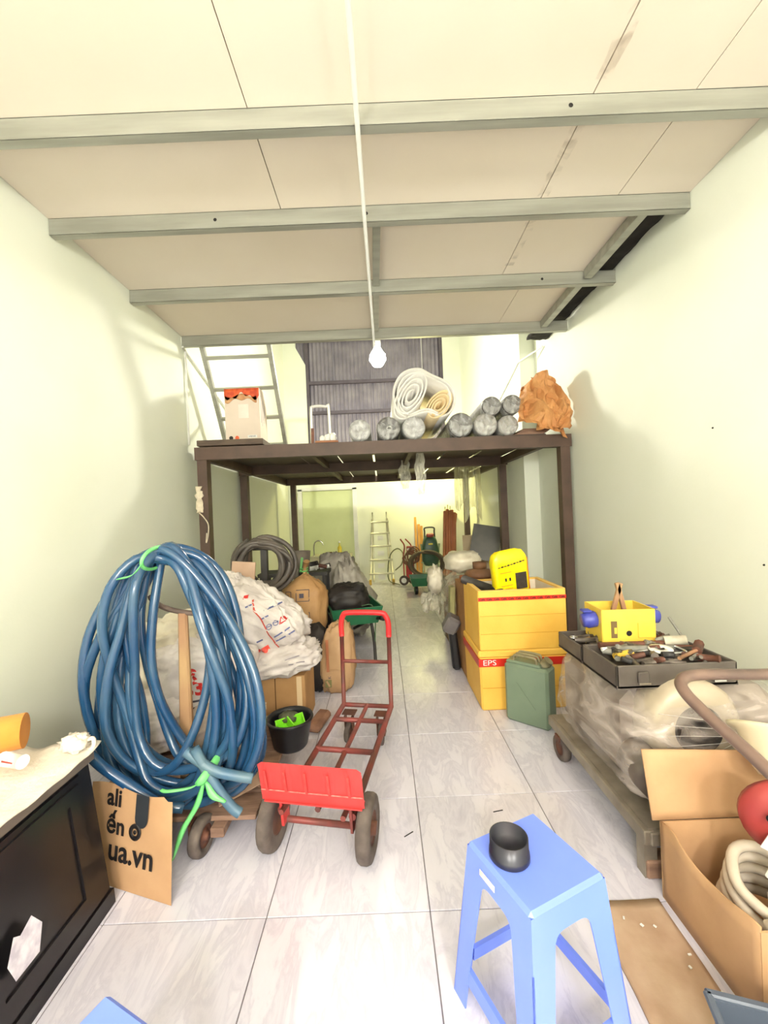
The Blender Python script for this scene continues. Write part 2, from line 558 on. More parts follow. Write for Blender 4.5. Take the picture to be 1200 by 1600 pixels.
def channel(a, b, label, w=0.05, h=0.06):
    m = MB()
    (x0, y0), (x1, y1) = a, b
    L = math.hypot(x1 - x0, y1 - y0); ang = math.atan2(y1 - y0, x1 - x0)
    R = Matrix.Rotation(ang, 3, 'Z')
    c = ((x0 + x1) / 2, (y0 + y1) / 2)
    for dz, dw, hh, ww in ((h / 2, 0, 0.003, w), (0, w / 2, h, 0.003), (-h / 2, 0, 0.003, w)):
        p = Vector((c[0], c[1], ZC - 0.005 - h / 2 + dz - 0.001)) + R @ Vector((0, dw, 0))
        m.box(p, (L, ww, hh), rot=R)
    return tag(m.build('steel_channel', M_GALV, loc=(c[0], c[1], ZC)), label, 'channel', 'short steel channels between the beams')
channel((1.79, 2.66), (1.79, 3.40), 'short steel channel by the right wall between second and third beams', 0.06, 0.07)
channel((1.775, 3.48), (1.775, 4.30), 'short steel channel by the right wall behind the third beam', 0.06, 0.07)
channel((0.045, 2.66), (0.03, 3.42), 'short steel channel beside the white conduit between second and third beams', 0.05, 0.05)
channel((0.03, 3.49), (0.02, 4.25), 'short steel channel beside the white conduit behind the third beam', 0.05, 0.05)

tag(MB().tube([(-0.065, YF + 0.05, 3.298), (-0.045, 1.5, 3.298), (-0.01, 4.33, 3.295), (-0.008, 4.36, 3.24)], 0.0125, 10).build('conduit_pipe', M_WHITE, loc=(0, 4.3, 3.3)),
    'thin white conduit running down the middle of the ceiling under the beams', 'conduit')
tag(MB().tube([(2.02, 4.95, 3.40), (1.835, 5.3, 3.34), (1.835, 8.9, 2.35)], 0.012, 8).build('wall_conduit', M_WHITE, loc=(1.83, 5.3, 3.3)),
    'pale conduit running diagonally down the right wall above the rolls', 'conduit')
tag(MB().tube([(-2.02, 4.3, 3.30), (-2.02, 7.6, 2.3)], 0.012, 8).build('wall_conduit', M_WHITE, loc=(-2.02, 4.3, 3.3)),
    'pale conduit running diagonally down the left wall behind the grey ladder', 'conduit')
tag(MB().tube([(-2.022, 4.36, 3.30), (-2.022, 4.36, 2.28)], 0.011, 8).build('wall_conduit', M_WHITE, loc=(-2.02, 4.36, 2.3)),
    'thin upright conduit on the left wall at the loft edge', 'conduit')

# door in the back wall
dr = struct(MB().box((-1.18, 8.985, 1.02), (1.10, 0.03, 2.0)).build('door_1', mat('door_green', (214, 222, 170), (206, 214, 160), scale=2, rough=0.5)))
fm = MB()
fm.box((-1.78, 8.975, 1.03), (0.09, 0.06, 2.06)); fm.box((-0.585, 8.975, 1.03), (0.09, 0.06, 2.06)); fm.box((-1.18, 8.975, 2.06), (1.28, 0.06, 0.07))
fm.build('door_frame', M_WHITE, dr)

# corrugated iron wall high at the back
cw = thing('corrugated_wall', 'corrugated iron sheeting wall with dark rails high behind the mezzanine', 'wall panel', (0, 9.1, 2.9))
cols = [(-1.78, -0.95), (-0.95, -0.12), (-0.12, 0.71), (0.71, 1.5)]
for r, (z0, z1) in enumerate(((0.0, 0.86), (0.86, 1.52), (1.52, 2.9))):
    for c, (x0, x1) in enumerate(cols):
        yo = 0.012 * ((r + c) % 2)
        def wave(u, v, x0=x0, x1=x1, z0=z0, z1=z1, yo=yo):
            return (x0 + (x1 - x0) * u, -0.02 + yo + 0.014 * math.sin(2 * PI * u * (x1 - x0) / 0.086), z0 + (z1 - z0) * v)
        MB().sheet(wave, 72, 1, 0.0).build('sheet', M_CORR, cw)
for z in (0.84, 1.50, 2.45):
    MB().box((-0.14, -0.065, z), (3.3, 0.05, 0.07)).build('rail', M_RAIL, cw)
for x in (-1.52, 1.43):
    MB().box((x, -0.07, 1.45), (0.07, 0.05, 2.9)).build('upright', M_RAIL, cw)

# ------------------------------------------------------------------ lamps
M_GLOW = mat('bulb_glow', (255, 255, 255), emit=(255, 250, 246), estr=90.0)
def lamp(name, label, loc, watts, colour, cable_to, radius, r=0.055, glow=M_GLOW):
    t = thing(name, label, 'lamp', loc)
    g = MB().lathe([(0.0, -1.25 * r), (0.55 * r, -1.1 * r), (r, -0.4 * r), (0.95 * r, 0.2 * r), (0.5 * r, 0.9 * r), (0.32 * r, 1.3 * r)], 20).build('globe', glow, t)
    MB().lathe([(0.32 * r, 1.25 * r), (0.42 * r, 1.3 * r), (0.42 * r, 2.3 * r), (0.0, 2.4 * r)], 14).build('socket', M_WHITE, t)
    MB().tube([(0, 0, 2.3 * r), Vector(cable_to) - Vector(loc)], 0.004, 6).build('cable', M_WHITE, t)
    ld = bpy.data.lights.new(name, 'POINT')
    ld.energy = watts; ld.color = colour; ld.shadow_soft_size = radius
    lo = bpy.data.objects.new('lamp_light', ld)
    COL.objects.link(lo); lo.parent = t
    lo.location = (0, 0, -1.6 * r)
    g.visible_shadow = True
    return t
lamp('light_bulb', 'glaring bare bulb hanging in front of the corrugated iron wall', (0.03, 6.0, 3.76), BULB_W, (1.0, 0.96, 0.82), (0.03, 6.0, 5.79), 0.10, 0.12)
lamp('light_bulb', 'lamp hanging under the loft behind the viewer, at the left', (-0.7, -2.1, 2.45), FRONT_W / 2, (1.0, 0.965, 0.955), (-0.7, -2.1, 3.41), 0.12, 0.05)
lamp('light_bulb', 'lamp hanging under the loft behind the viewer, at the right', (0.8, -2.1, 2.45), FRONT_W / 2, (1.0, 0.965, 0.955), (0.8, -2.1, 3.41), 0.12, 0.05)
lamp('light_bulb', 'warm lamp hanging behind the far end of the mezzanine', (0.95, 8.45, 2.42), BACK_W, (1.0, 0.90, 0.28), (0.95, 8.45, 5.79), 0.06, 0.04)

# ------------------------------------------------------------------ steel mezzanine
mz = thing('steel_mezzanine', 'dark brown steel mezzanine frame with posts and cross beams', 'mezzanine', (0, 4.3, 0))
def mzb(name, c, s, rot=None, bev=0.0):
    return MB().box((c[0], c[1] - 4.3, c[2]), s, rot=rot, bev=bev).build(name, M_BROWN, mz)
for x, y in ((-1.83, 4.26), (1.955, 4.36), (-1.965, 5.92), (1.755, 5.92), (-1.72, 8.04), (1.66, 8.04)):
    mzb('post', (x, y, 1.05), (0.1, 0.1, 2.1))
    mzb('base_plate', (x - (0.02 if x > 0 else -0.02), y, 0.006), (0.13, 0.16, 0.012))
yaw = math.atan2(0.10, 3.8)
front_beam = mzb('cross_beam', (0.06, 4.30, 2.155), (3.92, 0.1, 0.13), rot=(0, 0, yaw))
mzb('cross_beam', (-0.1, 5.9, 2.15), (3.84, 0.1, 0.12))
mzb('cross_beam', (-0.06, 8.04, 2.15), (3.6, 0.1, 0.12))
for x in (-1.86, 1.755):
    mzb('side_beam', (x, 6.2, 2.15), (0.06, 3.7, 0.10))
for x in (-0.75, 0.35):
    mzb('joist', (x, 6.15, 2.17), (0.05, 3.6, 0.07))
M_DECK = mat('deck_sheet', (84, 66, 57), (66, 52, 46), scale=4, rough=0.6, rand=True)
xx = -1.92
k = 0
while xx < 1.72:
    w = 0.46
    for (y0, y1) in ((4.27, 5.88), (5.9, 8.08)):
        gap = 0.03 if k >= 3 else 0.008
        MB().box((xx + w / 2, (y0 + y1) / 2 - 4.3 , 2.222), (w - gap, y1 - y0 - 0.02, 0.012)).build('deck_panel', M_DECK, mz)
    xx += w; k += 1
M_CHALK = mat('chalk', (150, 132, 112), rough=0.9)
text('8.0', 0.085, M_CHALK, mz, place((-0.68, -0.068, 2.155), (PI / 2, 0, yaw)), sx=0.9)
# torn pale foil and string stuck to the left posts
def shred(u, v):
    return (-1.90 + 0.07 * u + 0.03 * noise.noise(Vector((v * 7, u, 3))), 4.195 - 4.3 - 0.01 * noise.noise(Vector((u * 5, v * 9, 0))), 1.55 + 0.27 * v + 0.05 * u * noise.noise(Vector((u * 6, v * 5, 7))))
MB().sheet(shred, 6, 12, 0.003).build('torn_tape', mat('pale_tape', (226, 214, 190), (205, 190, 165), scale=20, rough=0.6), mz)
MB().tube(catmull([(-1.87, -0.11, 1.55), (-1.82, -0.115, 1.50), (-1.78, -0.11, 1.42), (-1.79, -0.11, 1.30), (-1.81, -0.11, 1.24), (-1.80, -0.11, 1.34)]), 0.006, 6).build('string', MATS['pale_tape'], mz)

# nail marks on the right wall, brown stains along the ceiling seam
wall_r = bpy.data.objects['wall_right']
for (y, z) in ((1.95, 1.42), (2.0, 0.96), (2.2, 1.10), (1.75, 0.88), (2.5, 1.9)):
    MB().lathe([(0, 0), (0.006, 0.001), (0.004, 0.006), (0, 0.008)], 8, place((RX, y, z), (0, -PI / 2, 0))).build('nail', M_DARK, wall_r)
F_STAIN = film('seam_stain', (150, 118, 82), 0.06, 7, rough=0.8, lo=0.45, hi=0.8)
for (x, y0, y1) in ((1.09, 1.2, 1.94), (1.09, 2.0, 2.58), (1.10, 2.66, 3.3)):
    MB().sheet(lambda u, v: (x - 0.03 + 0.07 * u + 0.015 * noise.noise(Vector((v * 9, u, x))), y0 + (y1 - y0) * v, ZC - 0.003), 3, 14, 0.0).build('seam_stain', F_STAIN, ceiling)

# ------------------------------------------------------------------ things on the mezzanine
ZD = 2.228
def rotated_box(name, label, cat, c, size, rz, material):
    return tag(MB().box((0, 0, size[2] / 2), size, bev=0.004).build(name, material), label, cat)

pl = tag(MB().box((-1.55, 4.42, ZD + 0.04), (0.68, 0.36, 0.06), rot=(0, 0, 0.03), bev=0.004).build('wooden_plank', mat('dark_plank', (98, 82, 68), (78, 64, 54), scale=8, rough=0.7, stretch=(1, 6, 6)), loc=(-1.55, 4.42, ZD + 0.01)),
         'short dark brown plank under the printed white box on the mezzanine', 'plank')
bx = thing('appliance_box', 'tall white printed carton with orange top standing on the mezzanine plank', 'box', (-1.46, 4.55, ZD + 0.071), 0.0)
M_PRINT = mat('white_carton', (222, 206, 190), (214, 198, 182), scale=3, rough=0.5)
M_ORANGE = mat('orange_print', (224, 96, 44), (196, 66, 34), scale=16, rough=0.5, contrast=(0.42, 0.6))
MB().box((0, 0, 0.29), (0.375, 0.27, 0.58), bev=0.003).build('carton_body', M_PRINT, bx)
def wavy(u, v):
    return (-0.1875 + 0.375 * u, -0.1362, 0.576 - v * (0.085 + 0.03 * math.sin(u * 9) + 0.02 * math.sin(u * 23)))
MB().sheet(wavy, 24, 4, 0.001).build('printed_band', M_ORANGE, bx)
def wavy2(u, v):
    return (-0.18 + 0.34 * u, -0.1364, 0.50 - 0.02 * math.sin(u * 9) - v * (0.05 + 0.025 * math.sin(u * 13 + 1)))
MB().sheet(wavy2, 20, 3, 0.0008).build('printed_waves', mat('tan_print', (206, 158, 112), (186, 128, 84), scale=20, rough=0.5), bx)
MB().box((0.015, -0.137, 0.33), (0.11, 0.002, 0.15), bev=0.0008).build('printed_picture', mat('cream_print', (234, 226, 214), (222, 212, 198), scale=6), bx)
for q, cc in ((-0.13, M_INK), (-0.065, M_ORANGE)):
    MB().disc(0.022, 16, place((q, -0.1368, 0.045), (PI / 2, 0, 0))).build('printed_mark', cc, bx)
MB().box((0.10, -0.1365, 0.055), (0.10, 0.001, 0.03)).build('label_patch', M_WHITE, bx)
for q in range(6):
    MB().box((0.068 + q * 0.012, -0.1375, 0.055 + 0.002 * (q % 2)), (0.008, 0.001, 0.010 + 0.004 * (q % 3))).build('small_print', mat('grey_print', (150, 142, 150), rough=0.6), bx)
for q in range(5):
    MB().box((0.1878, -0.08 + q * 0.035, 0.36 - 0.05 * (q % 2)), (0.001, 0.012, 0.30 - 0.04 * q)).build('side_print', mat('grey_print', (150, 142, 150), rough=0.6), bx)

lt = thing('steel_ladder', 'grey steel ladder leaning from the mezzanine up to the loft edge', 'ladder', (-1.5, 5.1, ZD))
A, B = Vector((0, -0.02, 0.01)), Vector((0, -0.72, 1.15))
dirv = (B - A).normalized()
for x in (-0.36, 0.36):
    MB().box((A + B) / 2 + Vector((x, 0, 0)), (0.045, 0.05, (B - A).length), rot=Vector((0, 0, 1)).rotation_difference(dirv).to_matrix()).build('rail', M_GALV, lt)
for k in range(4):
    p = A + (B - A) * (0.11 + 0.255 * k)
    MB().box(p, (0.68, 0.045, 0.035), rot=Vector((0, 0, 1)).rotation_difference(dirv).to_matrix()).build('rung', M_GALV, lt)

# rolls of membrane in clear film, ends towards the viewer
F_ROLL = film('roll_film', (235, 235, 232), 0.28, 9)
def roll(x, z, r, label, core, length=1.5, hollow=0.0, tilt=0.0):
    t = thing('wrapped_roll', label, 'roll', (x, 4.34, z), tilt, 'film wrapped rolls on the mezzanine')
    R90 = Euler((-PI / 2, 0, 0)).to_matrix().to_4x4()
    prof = [(hollow, 0.03), (r * 0.55, 0.012), (r * 0.96, 0.01), (r * 0.98, 0.03), (r * 0.98, length), (hollow, length)]
    MB().lathe(prof, 24, R90).build('core_roll', core, t)
    if hollow:
        MB().lathe([(hollow, 0.03), (hollow * 0.98, 0.4), (hollow * 1.02, 0.4), (0.0, 0.41)], 20, R90).build('dark_bore', M_DARK, t)
        MB().lathe([(0.022, 0.01), (0.03, 0.01), (0.03, 0.4), (0.022, 0.4), (0.022, 0.01)], 14, R90 @ place((0.01, 0.0, 0), (0, 0, 0))).build('inner_tube', M_WHITE, t)
    # the film: a sleeve gathered over the end
    vs = MB()
    def sleeve(u, v):
        a = 2 * PI * u
        if v < 0.35:
            k = v / 0.35
            rr = r * (0.05 + 0.97 * k)
            y = -0.012 - 0.02 * noise.noise(Vector((math.cos(a) * 2.5 * k, math.sin(a) * 2.5 * k, x * 9))) * (1 - k * k)
        else:
            k = (v - 0.35) / 0.65
            rr = r * (1.02 + 0.03 * noise.noise(Vector((math.cos(a) * 2, math.sin(a) * 2, k * 6 + x))))
            y = length * k
        return (rr * math.cos(a), y, rr * math.sin(a))
    vs.sheet(sleeve, 32, 16, 0.0)
    vs.build('film', F_ROLL, t)
    return t
M_RBLACK = mat('black_membrane', (52, 48, 46), (76, 70, 66), scale=18, rough=0.5)
M_RGREY = mat('grey_membrane', (120, 116, 110), (168, 162, 156), scale=22, rough=0.45)
M_RWHITE = mat('silver_membrane', (196, 196, 196), (140, 138, 136), scale=26, rough=0.3)
roll(-0.20, ZD + 0.128, 0.120, 'film wrapped roll at the left end of the row, crinkled pale end', M_RWHITE)
roll(0.105, ZD + 0.136, 0.128, 'film wrapped roll with an open dark bore and small inner tube', M_RBLACK, hollow=0.09)
roll(0.375, ZD + 0.133, 0.125, 'silvery film wrapped roll under the left side of the white foam', M_RWHITE)
roll(0.875, ZD + 0.142, 0.134, 'film wrapped black roll just right of the white foam roll', M_RBLACK)
roll(1.14, ZD + 0.134, 0.126, 'film wrapped grey roll second from the brown paper, bottom row', M_RGREY)
roll(1.378, ZD + 0.117, 0.110, 'film wrapped roll beside the brown paper, bottom row', M_RGREY)
roll(1.21, ZD + 0.330, 0.103, 'film wrapped roll on top of the row, left of the two', M_RBLACK)
roll(1.43, ZD + 0.338, 0.105, 'film wrapped roll on top of the row, touching the brown paper', M_RBLACK)

# white foam roll: spiral sheet, squashed, lying across two rolls
fr = thing('foam_roll', 'loose roll of thick white foam sheet lying on top of the wrapped rolls', 'foam roll', (0.47, 4.42, ZD + 0.26))
M_FOAM = mat('white_foam', (240, 238, 232), (232, 228, 218), scale=6, rough=0.8)
M_FOAMC = mat('cream_foam', (240, 218, 172), (232, 208, 160), scale=6, rough=0.8)
def spiral(cx, cz, rx, rz, tilt, turns, th, material, name, start=0.16):
    def sp(u, v):
        a = 2 * PI * turns * u
        k = start + (1 - start) * u
        x, z = rx * k * math.cos(a), rz * k * math.sin(a)
        y = v * 1.25 + 0.015 * math.sin(a)
        return (cx + x * math.cos(tilt) - z * math.sin(tilt), y, cz + x * math.sin(tilt) + z * math.cos(tilt))
    return MB().sheet(sp, int(36 * turns), 1, th).build(name, material, fr)
spiral(-0.10, 0.245, 0.285, 0.135, math.radians(58), 3.6, 0.020, M_FOAM, 'foam_lobe')
spiral(0.195, 0.12, 0.19, 0.105, math.radians(50), 3.4, 0.017, M_FOAMC, 'foam_lobe')
def wrapf(u, v):
    pts = WRAP
    p = pts[min(int(u * (len(pts) - 1) + 0.5), len(pts) - 1)]
    return (p.x, -0.01 + v * 1.28, p.z)
WRAP = catmull([(-0.16, 0, -0.01), (-0.27, 0, 0.08), (-0.30, 0, 0.30), (-0.20, 0, 0.48), (-0.02, 0, 0.53), (0.12, 0, 0.46), (0.30, 0, 0.36), (0.375, 0, 0.22), (0.34, 0, 0.06), (0.22, 0, -0.015), (0.10, 0, 0.04), (-0.02, 0, 0.03)], 5, True)
WRAP.append(WRAP[0].copy())
MB().sheet(wrapf, len(WRAP) - 1, 1, 0.022).build('foam_wrap', M_FOAM, fr)
WRAP2 = [Vector((0.03 + (p.x - 0.03) * 0.86, 0, 0.25 + (p.z - 0.25) * 0.86)) for p in WRAP]
WRAP = WRAP2
MB().sheet(wrapf, len(WRAP) - 1, 1, 0.018).build('foam_wrap', M_FOAM, fr)

# crumpled brown paper over a stack of card at the right end
M_PAPER = mat('brown_paper', (212, 156, 98), (192, 132, 78), scale=5, rough=0.65, bump=0.3, bscale=14)
def crumple(u, v):
    b = Vector((1.46 + 0.48 * u, 4.30 + 0.02 * v, 2.36 + 0.40 * v))
    b.x += 0.10 * v * (1 - u) - 0.02 * v
    b.z += -0.06 * u * (1 - v) + 0.10 * math.sin(u * 2.6) * v + 0.09 * (0.4 - abs(u - 0.55)) * v - 0.13 * u * (1 - v)
    b.y += -0.16 * math.sin(PI * u) * (1 - 0.4 * v) + 0.10 * v
    n = Vector((u * 3.2, v * 3.2, 4))
    b.y += 0.10 * noise.noise(n) + 0.07 * noise.noise(n * 2.7) - 0.03 * abs(noise.noise(n * 1.6 + Vector((5, 0, 0)))) * 3
    b.z += 0.03 * noise.noise(n * 2 + Vector((9, 0, 0)))
    b.x += 0.025 * noise.noise(n * 2 + Vector((0, 9, 0)))
    return b
def crumple2(u, v):
    b = Vector((1.68 + 0.30 * u, 4.24, 2.26 + 0.62 * v))
    k = math.sin(PI * v)
    b.x += 0.06 * k - 0.04 * (1 - v) + 0.05 * (1 - v) ** 2 * (u - .2)
    b.y += -0.09 * math.sin(PI * u) + 0.22 * v * v + 0.08 * noise.noise(Vector((u * 4, v * 4, 11))) + 0.05 * noise.noise(Vector((u * 11, v * 11, 1)))
    b.z += 0.05 * noise.noise(Vector((u * 5, v * 2, 21))) - 0.10 * u * v
    b.x = min(b.x, 2.02)
    return b
pp = thing('paper_wrapping', 'big crumpled sheet of brown paper hanging at the right end of the mezzanine', 'paper', (1.75, 4.3, ZD))
MB().sheet(crumple, 15, 13, 0.002, smooth=False).build('paper_sheet', M_PAPER, pp, world=True)
MB().sheet(crumple2, 12, 18, 0.002, smooth=False).build('paper_sheet', M_PAPER, pp, world=True)
cs = thing('card_stack', 'stack of thin grey brown sheets under the crumpled paper', 'sheets', (1.63, 4.62, ZD))
for k in range(5):
    MB().box((0.01 * k, 0.02 * k, 0.012 + 0.016 * k), (0.30, 0.6, 0.012), rot=(0, 0, 0.06 * (k - 2))).build('sheet', mat('grey_card', (150, 118, 98), (124, 96, 82), scale=5, rough=0.8, rand=True), cs)

# small things at the front edge
tag(MB().box((-0.55, 4.33, ZD + 0.012), (0.24, 0.12, 0.02), rot=(0, 0.0, 0.05), bev=0.003).build('tile_offcut', mat('terracotta', (178, 126, 92), (160, 108, 78), scale=9, rough=0.8), loc=(-0.55, 4.33, ZD)),
    'flat terracotta offcut on the mezzanine edge carrying white lumps', 'offcut')
for k, (x, r) in enumerate(((-0.60, 0.028), (-0.545, 0.034), (-0.49, 0.040))):
    tag(MB().blob((x, 4.34, ZD + 0.022 + r), (r * 0.95, r, r * 1.25), amp=0.2, seed=k + 3, nu=14, nv=10).build('plaster_lump', M_WHITE, loc=(x, 4.34, ZD + 0.022)),
        ('smallest white lump on the terracotta offcut', 'middle white lump on the terracotta offcut', 'largest white lump on the terracotta offcut')[k], 'lump', 'white lumps on the offcut')
tag(MB().tube(catmull([(-1.29, 7.9, 2.232), (-1.29, 7.9, 3.45), (-1.24, 7.9, 3.58), (-1.0, 7.9, 3.57), (-0.945, 7.9, 3.50), (-0.94, 7.9, 2.232)], 5), 0.028, 8).build('bent_pipe', mat('pale_steel', (200, 196, 196), rough=0.4, metal=0.4), loc=(-1.1, 7.9, 2.23)),
    'bent pale steel pipe frame standing against the corrugated wall', 'pipe frame')
tag(MB().box((-1.26, 7.75, 2.68), (0.05, 0.05, 0.9), rot=(0, 0.03, 0)).build('rusty_bar', M_RUST, loc=(-1.26, 7.75, 2.23)), 'short rusty upright bar in front of the corrugated wall', 'bar')

# film scraps hanging under the deck
F_SCRAP = film('scrap_film', (240, 236, 214), 0.6, 9, streak=(3, 3, 0.7))
def scrap(name, label, x, y, z1, z0, w, seed):
    def fn(u, v):
        k = 1 - v
        ww = w * (0.35 + 0.65 * abs(math.sin(PI * (0.12 + 0.8 * k)))) 
        return (x + (u - 0.5) * ww + 0.03 * noise.noise(Vector((k * 4, seed, 0))),
                y + 0.04 * noise.noise(Vector((u * 4, k * 4, seed))) , z0 + (z1 - z0) * v + 0.02 * noise.noise(Vector((u * 6, seed, 3))) * k)
    return tag(MB().sheet(fn, 12, 20, 0.0).build(name, F_SCRAP, loc=(x, y, z0)), label, 'plastic film', 'film scraps hanging from the mezzanine')
scrap('film_scrap', 'short twist of clear film hanging under the mezzanine, left of two', 0.345, 5.80, 2.21, 1.80, 0.16, 1.0)
scrap('film_scrap', 'long twist of clear film hanging under the mezzanine, right of two', 0.49, 5.0, 2.21, 1.68, 0.13, 4.0)
F_CURT = film('curtain_film', (244, 240, 200), 0.7, 5, streak=(3, 3, 0.5))
def curt(x0, x1, y, z0, z1, seed, label):
    def fn(u, v):
        return (x0 + (x1 - x0) * u, y + 0.05 * math.sin(u * 15 + seed) + 0.03 * noise.noise(Vector((u * 5, v * 3, seed))), z1 - (z1 - z0) * v * (0.85 + 0.15 * math.sin(u * 5 + seed)))
    return tag(MB().sheet(fn, 30, 14, 0.0).build('film_curtain', F_CURT, loc=((x0 + x1) / 2, y, z0)), label, 'plastic film', 'film curtains at the far end')
curt(1.24, 1.46, 6.9, 1.45, 2.22, 0.3, 'narrow yellowish film strip hanging by the right wall at the back')
curt(1.44, 1.72, 7.1, 1.22, 2.22, 2.1, 'wider yellowish film sheet hanging by the right wall at the back')

# ------------------------------------------------------------------ far end of the room
sk = thing('wash_basin', 'pale wash counter with gooseneck tap against the back wall', 'sink', (-1.10, 8.72, 0))
M_STEELW = mat('pale_counter', (206, 200, 166), (186, 180, 148), scale=4, rough=0.5)
MB().box((0, 0.0, 0.615), (0.84, 0.5, 0.05), bev=0.006).build('counter_top', M_STEELW, sk)
MB().box((0, -0.23, 0.49), (0.82, 0.03, 0.2)).build('front_panel', M_STEELW, sk)
for x in (-0.38, 0.38):
    MB().box((x, 0.0, 0.295), (0.05, 0.44, 0.59)).build('leg_panel', M_STEELW, sk)
M_CHROME = mat('chrome', (200, 200, 200), rough=0.15, metal=0.9)
MB().tube(catmull([(-0.36, -0.12, 0.63), (-0.36, -0.12, 0.82), (-0.33, -0.12, 0.92), (-0.25, -0.12, 0.955), (-0.18, -0.12, 0.91), (-0.16, -0.12, 0.86)], 5), 0.014, 8).build('tap', M_CHROME, sk)
bo = thing('soap_bottle', 'small clear bottle of yellow liquid on the wash counter', 'bottle', (-0.92, 8.6, 0.641))
MB().lathe([(0, 0), (0.04, 0), (0.042, 0.01), (0.042, 0.15), (0.015, 0.2), (0.015, 0.25), (0, 0.25)], 14).build('bottle_body', mat('yellow_liquid', (220, 196, 60), (200, 190, 90), scale=9, rough=0.2), bo)
MB().lathe([(0.02, 0.25), (0.02, 0.285), (0, 0.285)], 12).build('cap', M_WHITE, bo)
tag(MB().blob((-1.13, 8.58, 0.675), (0.07, 0.05, 0.035), amp=0.2, seed=9, nu=14, nv=8).build('scrub_pad', mat('brown_pad', (96, 70, 52), (70, 50, 40), scale=20, rough=0.9), loc=(-1.13, 8.58, 0.64)), 'brown scrubbing pad on the wash counter beside the bottle', 'pad')

la = thing('aluminium_ladder', 'pale aluminium folding ladder leaning on the back wall', 'ladder', (-0.06, 8.6, 0))
M_ALU = mat('aluminium', (226, 224, 206), (206, 204, 186), scale=6, rough=0.35, metal=0.35)
M_FOOT = mat('yellow_foot', (214, 180, 80), (190, 150, 70), scale=9, rough=0.7)
for s in (-1, 1):
    MB().tube([(s * 0.24, -0.12, 0.03), (s * 0.155, 0.22, 1.36)], 0.022, 8).build('rail', M_ALU, la)
    MB().tube([(s * 0.15, 0.22, 1.34), (s * 0.15, 0.26, 1.5)], 0.012, 8).build('hook', M_GALV, la)
    MB().tube([(s * 0.17, 0.05, 0.03), (s * 0.145, 0.23, 1.32)], 0.015, 8).build('rear_rail', M_ALU, la)
    MB().box((s * 0.24, -0.12, 0.055), (0.055, 0.09, 0.11), bev=0.01).build('foot', M_FOOT, la)
for k, z in enumerate((0.22, 0.50, 0.78, 1.05, 1.29)):
    q = (z - 0.03) / 1.33
    w = 0.24 + (0.155 - 0.24) * q
    y = -0.12 + 0.34 * q
    MB().tube([(-w - 0.03, y - 0.01, z), (w + 0.03, y - 0.01, z)], 0.02, 8).build('rung', M_ALU, la)
for z, w in ((0.12, 0.15), (0.36, 0.14), (0.62, 0.14), (0.95, 0.12)):
    MB().box((0.0, 0.20 - (1.2 - z) * 0.09, z), (w, 0.006, 0.10)).build('caution_label', M_WHITE, la)

M_REDT = mat('red_tube', (172, 60, 50), (140, 48, 42), scale=14, rough=0.45)
hs = thing('hose_trolley', 'small red two wheeled trolley draped with tangled brown hose by the back wall', 'trolley', (0.50, 8.3, 0))
for s in (-1, 1):
    MB().tube(catmull([(s * 0.10, 0.05, 0.10), (s * 0.10, 0.12, 0.55), (s * 0.07, 0.12, 0.78), (s * 0.05 - 0.1, 0.05, 0.93)], 5), 0.014, 8).build('side_tube', M_REDT, hs)
MB().box((0.04, 0.02, 0.70), (0.15, 0.06, 0.17), bev=0.01).build('meter_box', M_REDT, hs)
for q in (0.0, 0.08):
    MB().disc(0.028, 14, place((q, -0.012, 0.72), (PI / 2, 0, 0))).build('gauge', M_WHITE, hs)
MB().box((0, 0.0, 0.30), (0.12, 0.08, 0.32), bev=0.02).build('bottle_body', mat('red_paint', (196, 52, 52), (170, 44, 44), scale=8, rough=0.4), hs)
for s in (-1, 1):
    wheel(hs, 'wheel', (-0.02 + s * 0.09, -0.03 if s < 0 else 0.1, 0.10), (0.3, 1, 0), 0.10, 0.045, M_RUBBER, M_WHITE)
for k in range(6):
    a = [(0.03 + (0.11 + 0.03 * random.random()) * math.cos(t * 2 * PI / 14 + k) + 0.02 * k - 0.03, -0.09 - 0.01 * k, 0.52 + 0.02 * k + (0.11 + 0.01 * k) * math.sin(t * 2 * PI / 14 + k)) for t in range(14)]
    MB().tube(catmull(a, 3, True), 0.012, 6, closed=True).build('hose_loop', mat('brown_hose', (128, 88, 66), (104, 70, 54), scale=9, rough=0.6), hs)
tag(MB().tube(catmull([(0.30, 8.25, 0.02), (0.08, 8.5, 0.10), (0.12, 8.6, 0.55), (0.28, 8.6, 0.72), (0.40, 8.5, 0.62), (0.36, 8.4, 0.42), (0.22, 8.35, 0.30)], 6), 0.012, 6).build('loose_hose', mat('green_grey_hose', (120, 124, 90), (100, 104, 76), scale=9, rough=0.6), loc=(0.2, 8.4, 0)),
    'thin greenish hose looped on the floor beside the red trolley', 'hose')

wa = thing('pressure_washer', 'dark green upright pressure washer with a looped handle at the back wall', 'washer', (0.97, 8.55, 0))
M_GREEN = mat('dark_green_plastic', (46, 84, 66), (36, 66, 54), scale=7, rough=0.4)
def wbody(q):
    k = 1.0 - 0.30 * max(0.0, q.z)
    return Vector((q.x * k, q.y * k, q.z))
MB().blob((0, 0, 0.66), (0.18, 0.14, 0.32), p=4, amp=0.03, shape=wbody, seed=2).build('housing', M_GREEN, wa)
MB().tube(catmull([(-0.11, 0, 0.86), (-0.10, 0, 1.04), (-0.09, 0, 1.13), (0.09, 0, 1.13), (0.10, 0, 1.04), (0.11, 0, 0.86)], 4), 0.016, 8).build('handle', M_BLACK, wa)
MB().box((0, -0.10, 0.98), (0.15, 0.05, 0.08), bev=0.02).build('red_cap', M_REDT, wa)
MB().box((0.0, -0.135, 0.80), (0.09, 0.01, 0.03), bev=0.003).build('badge', MATS['yellow_liquid'], wa)
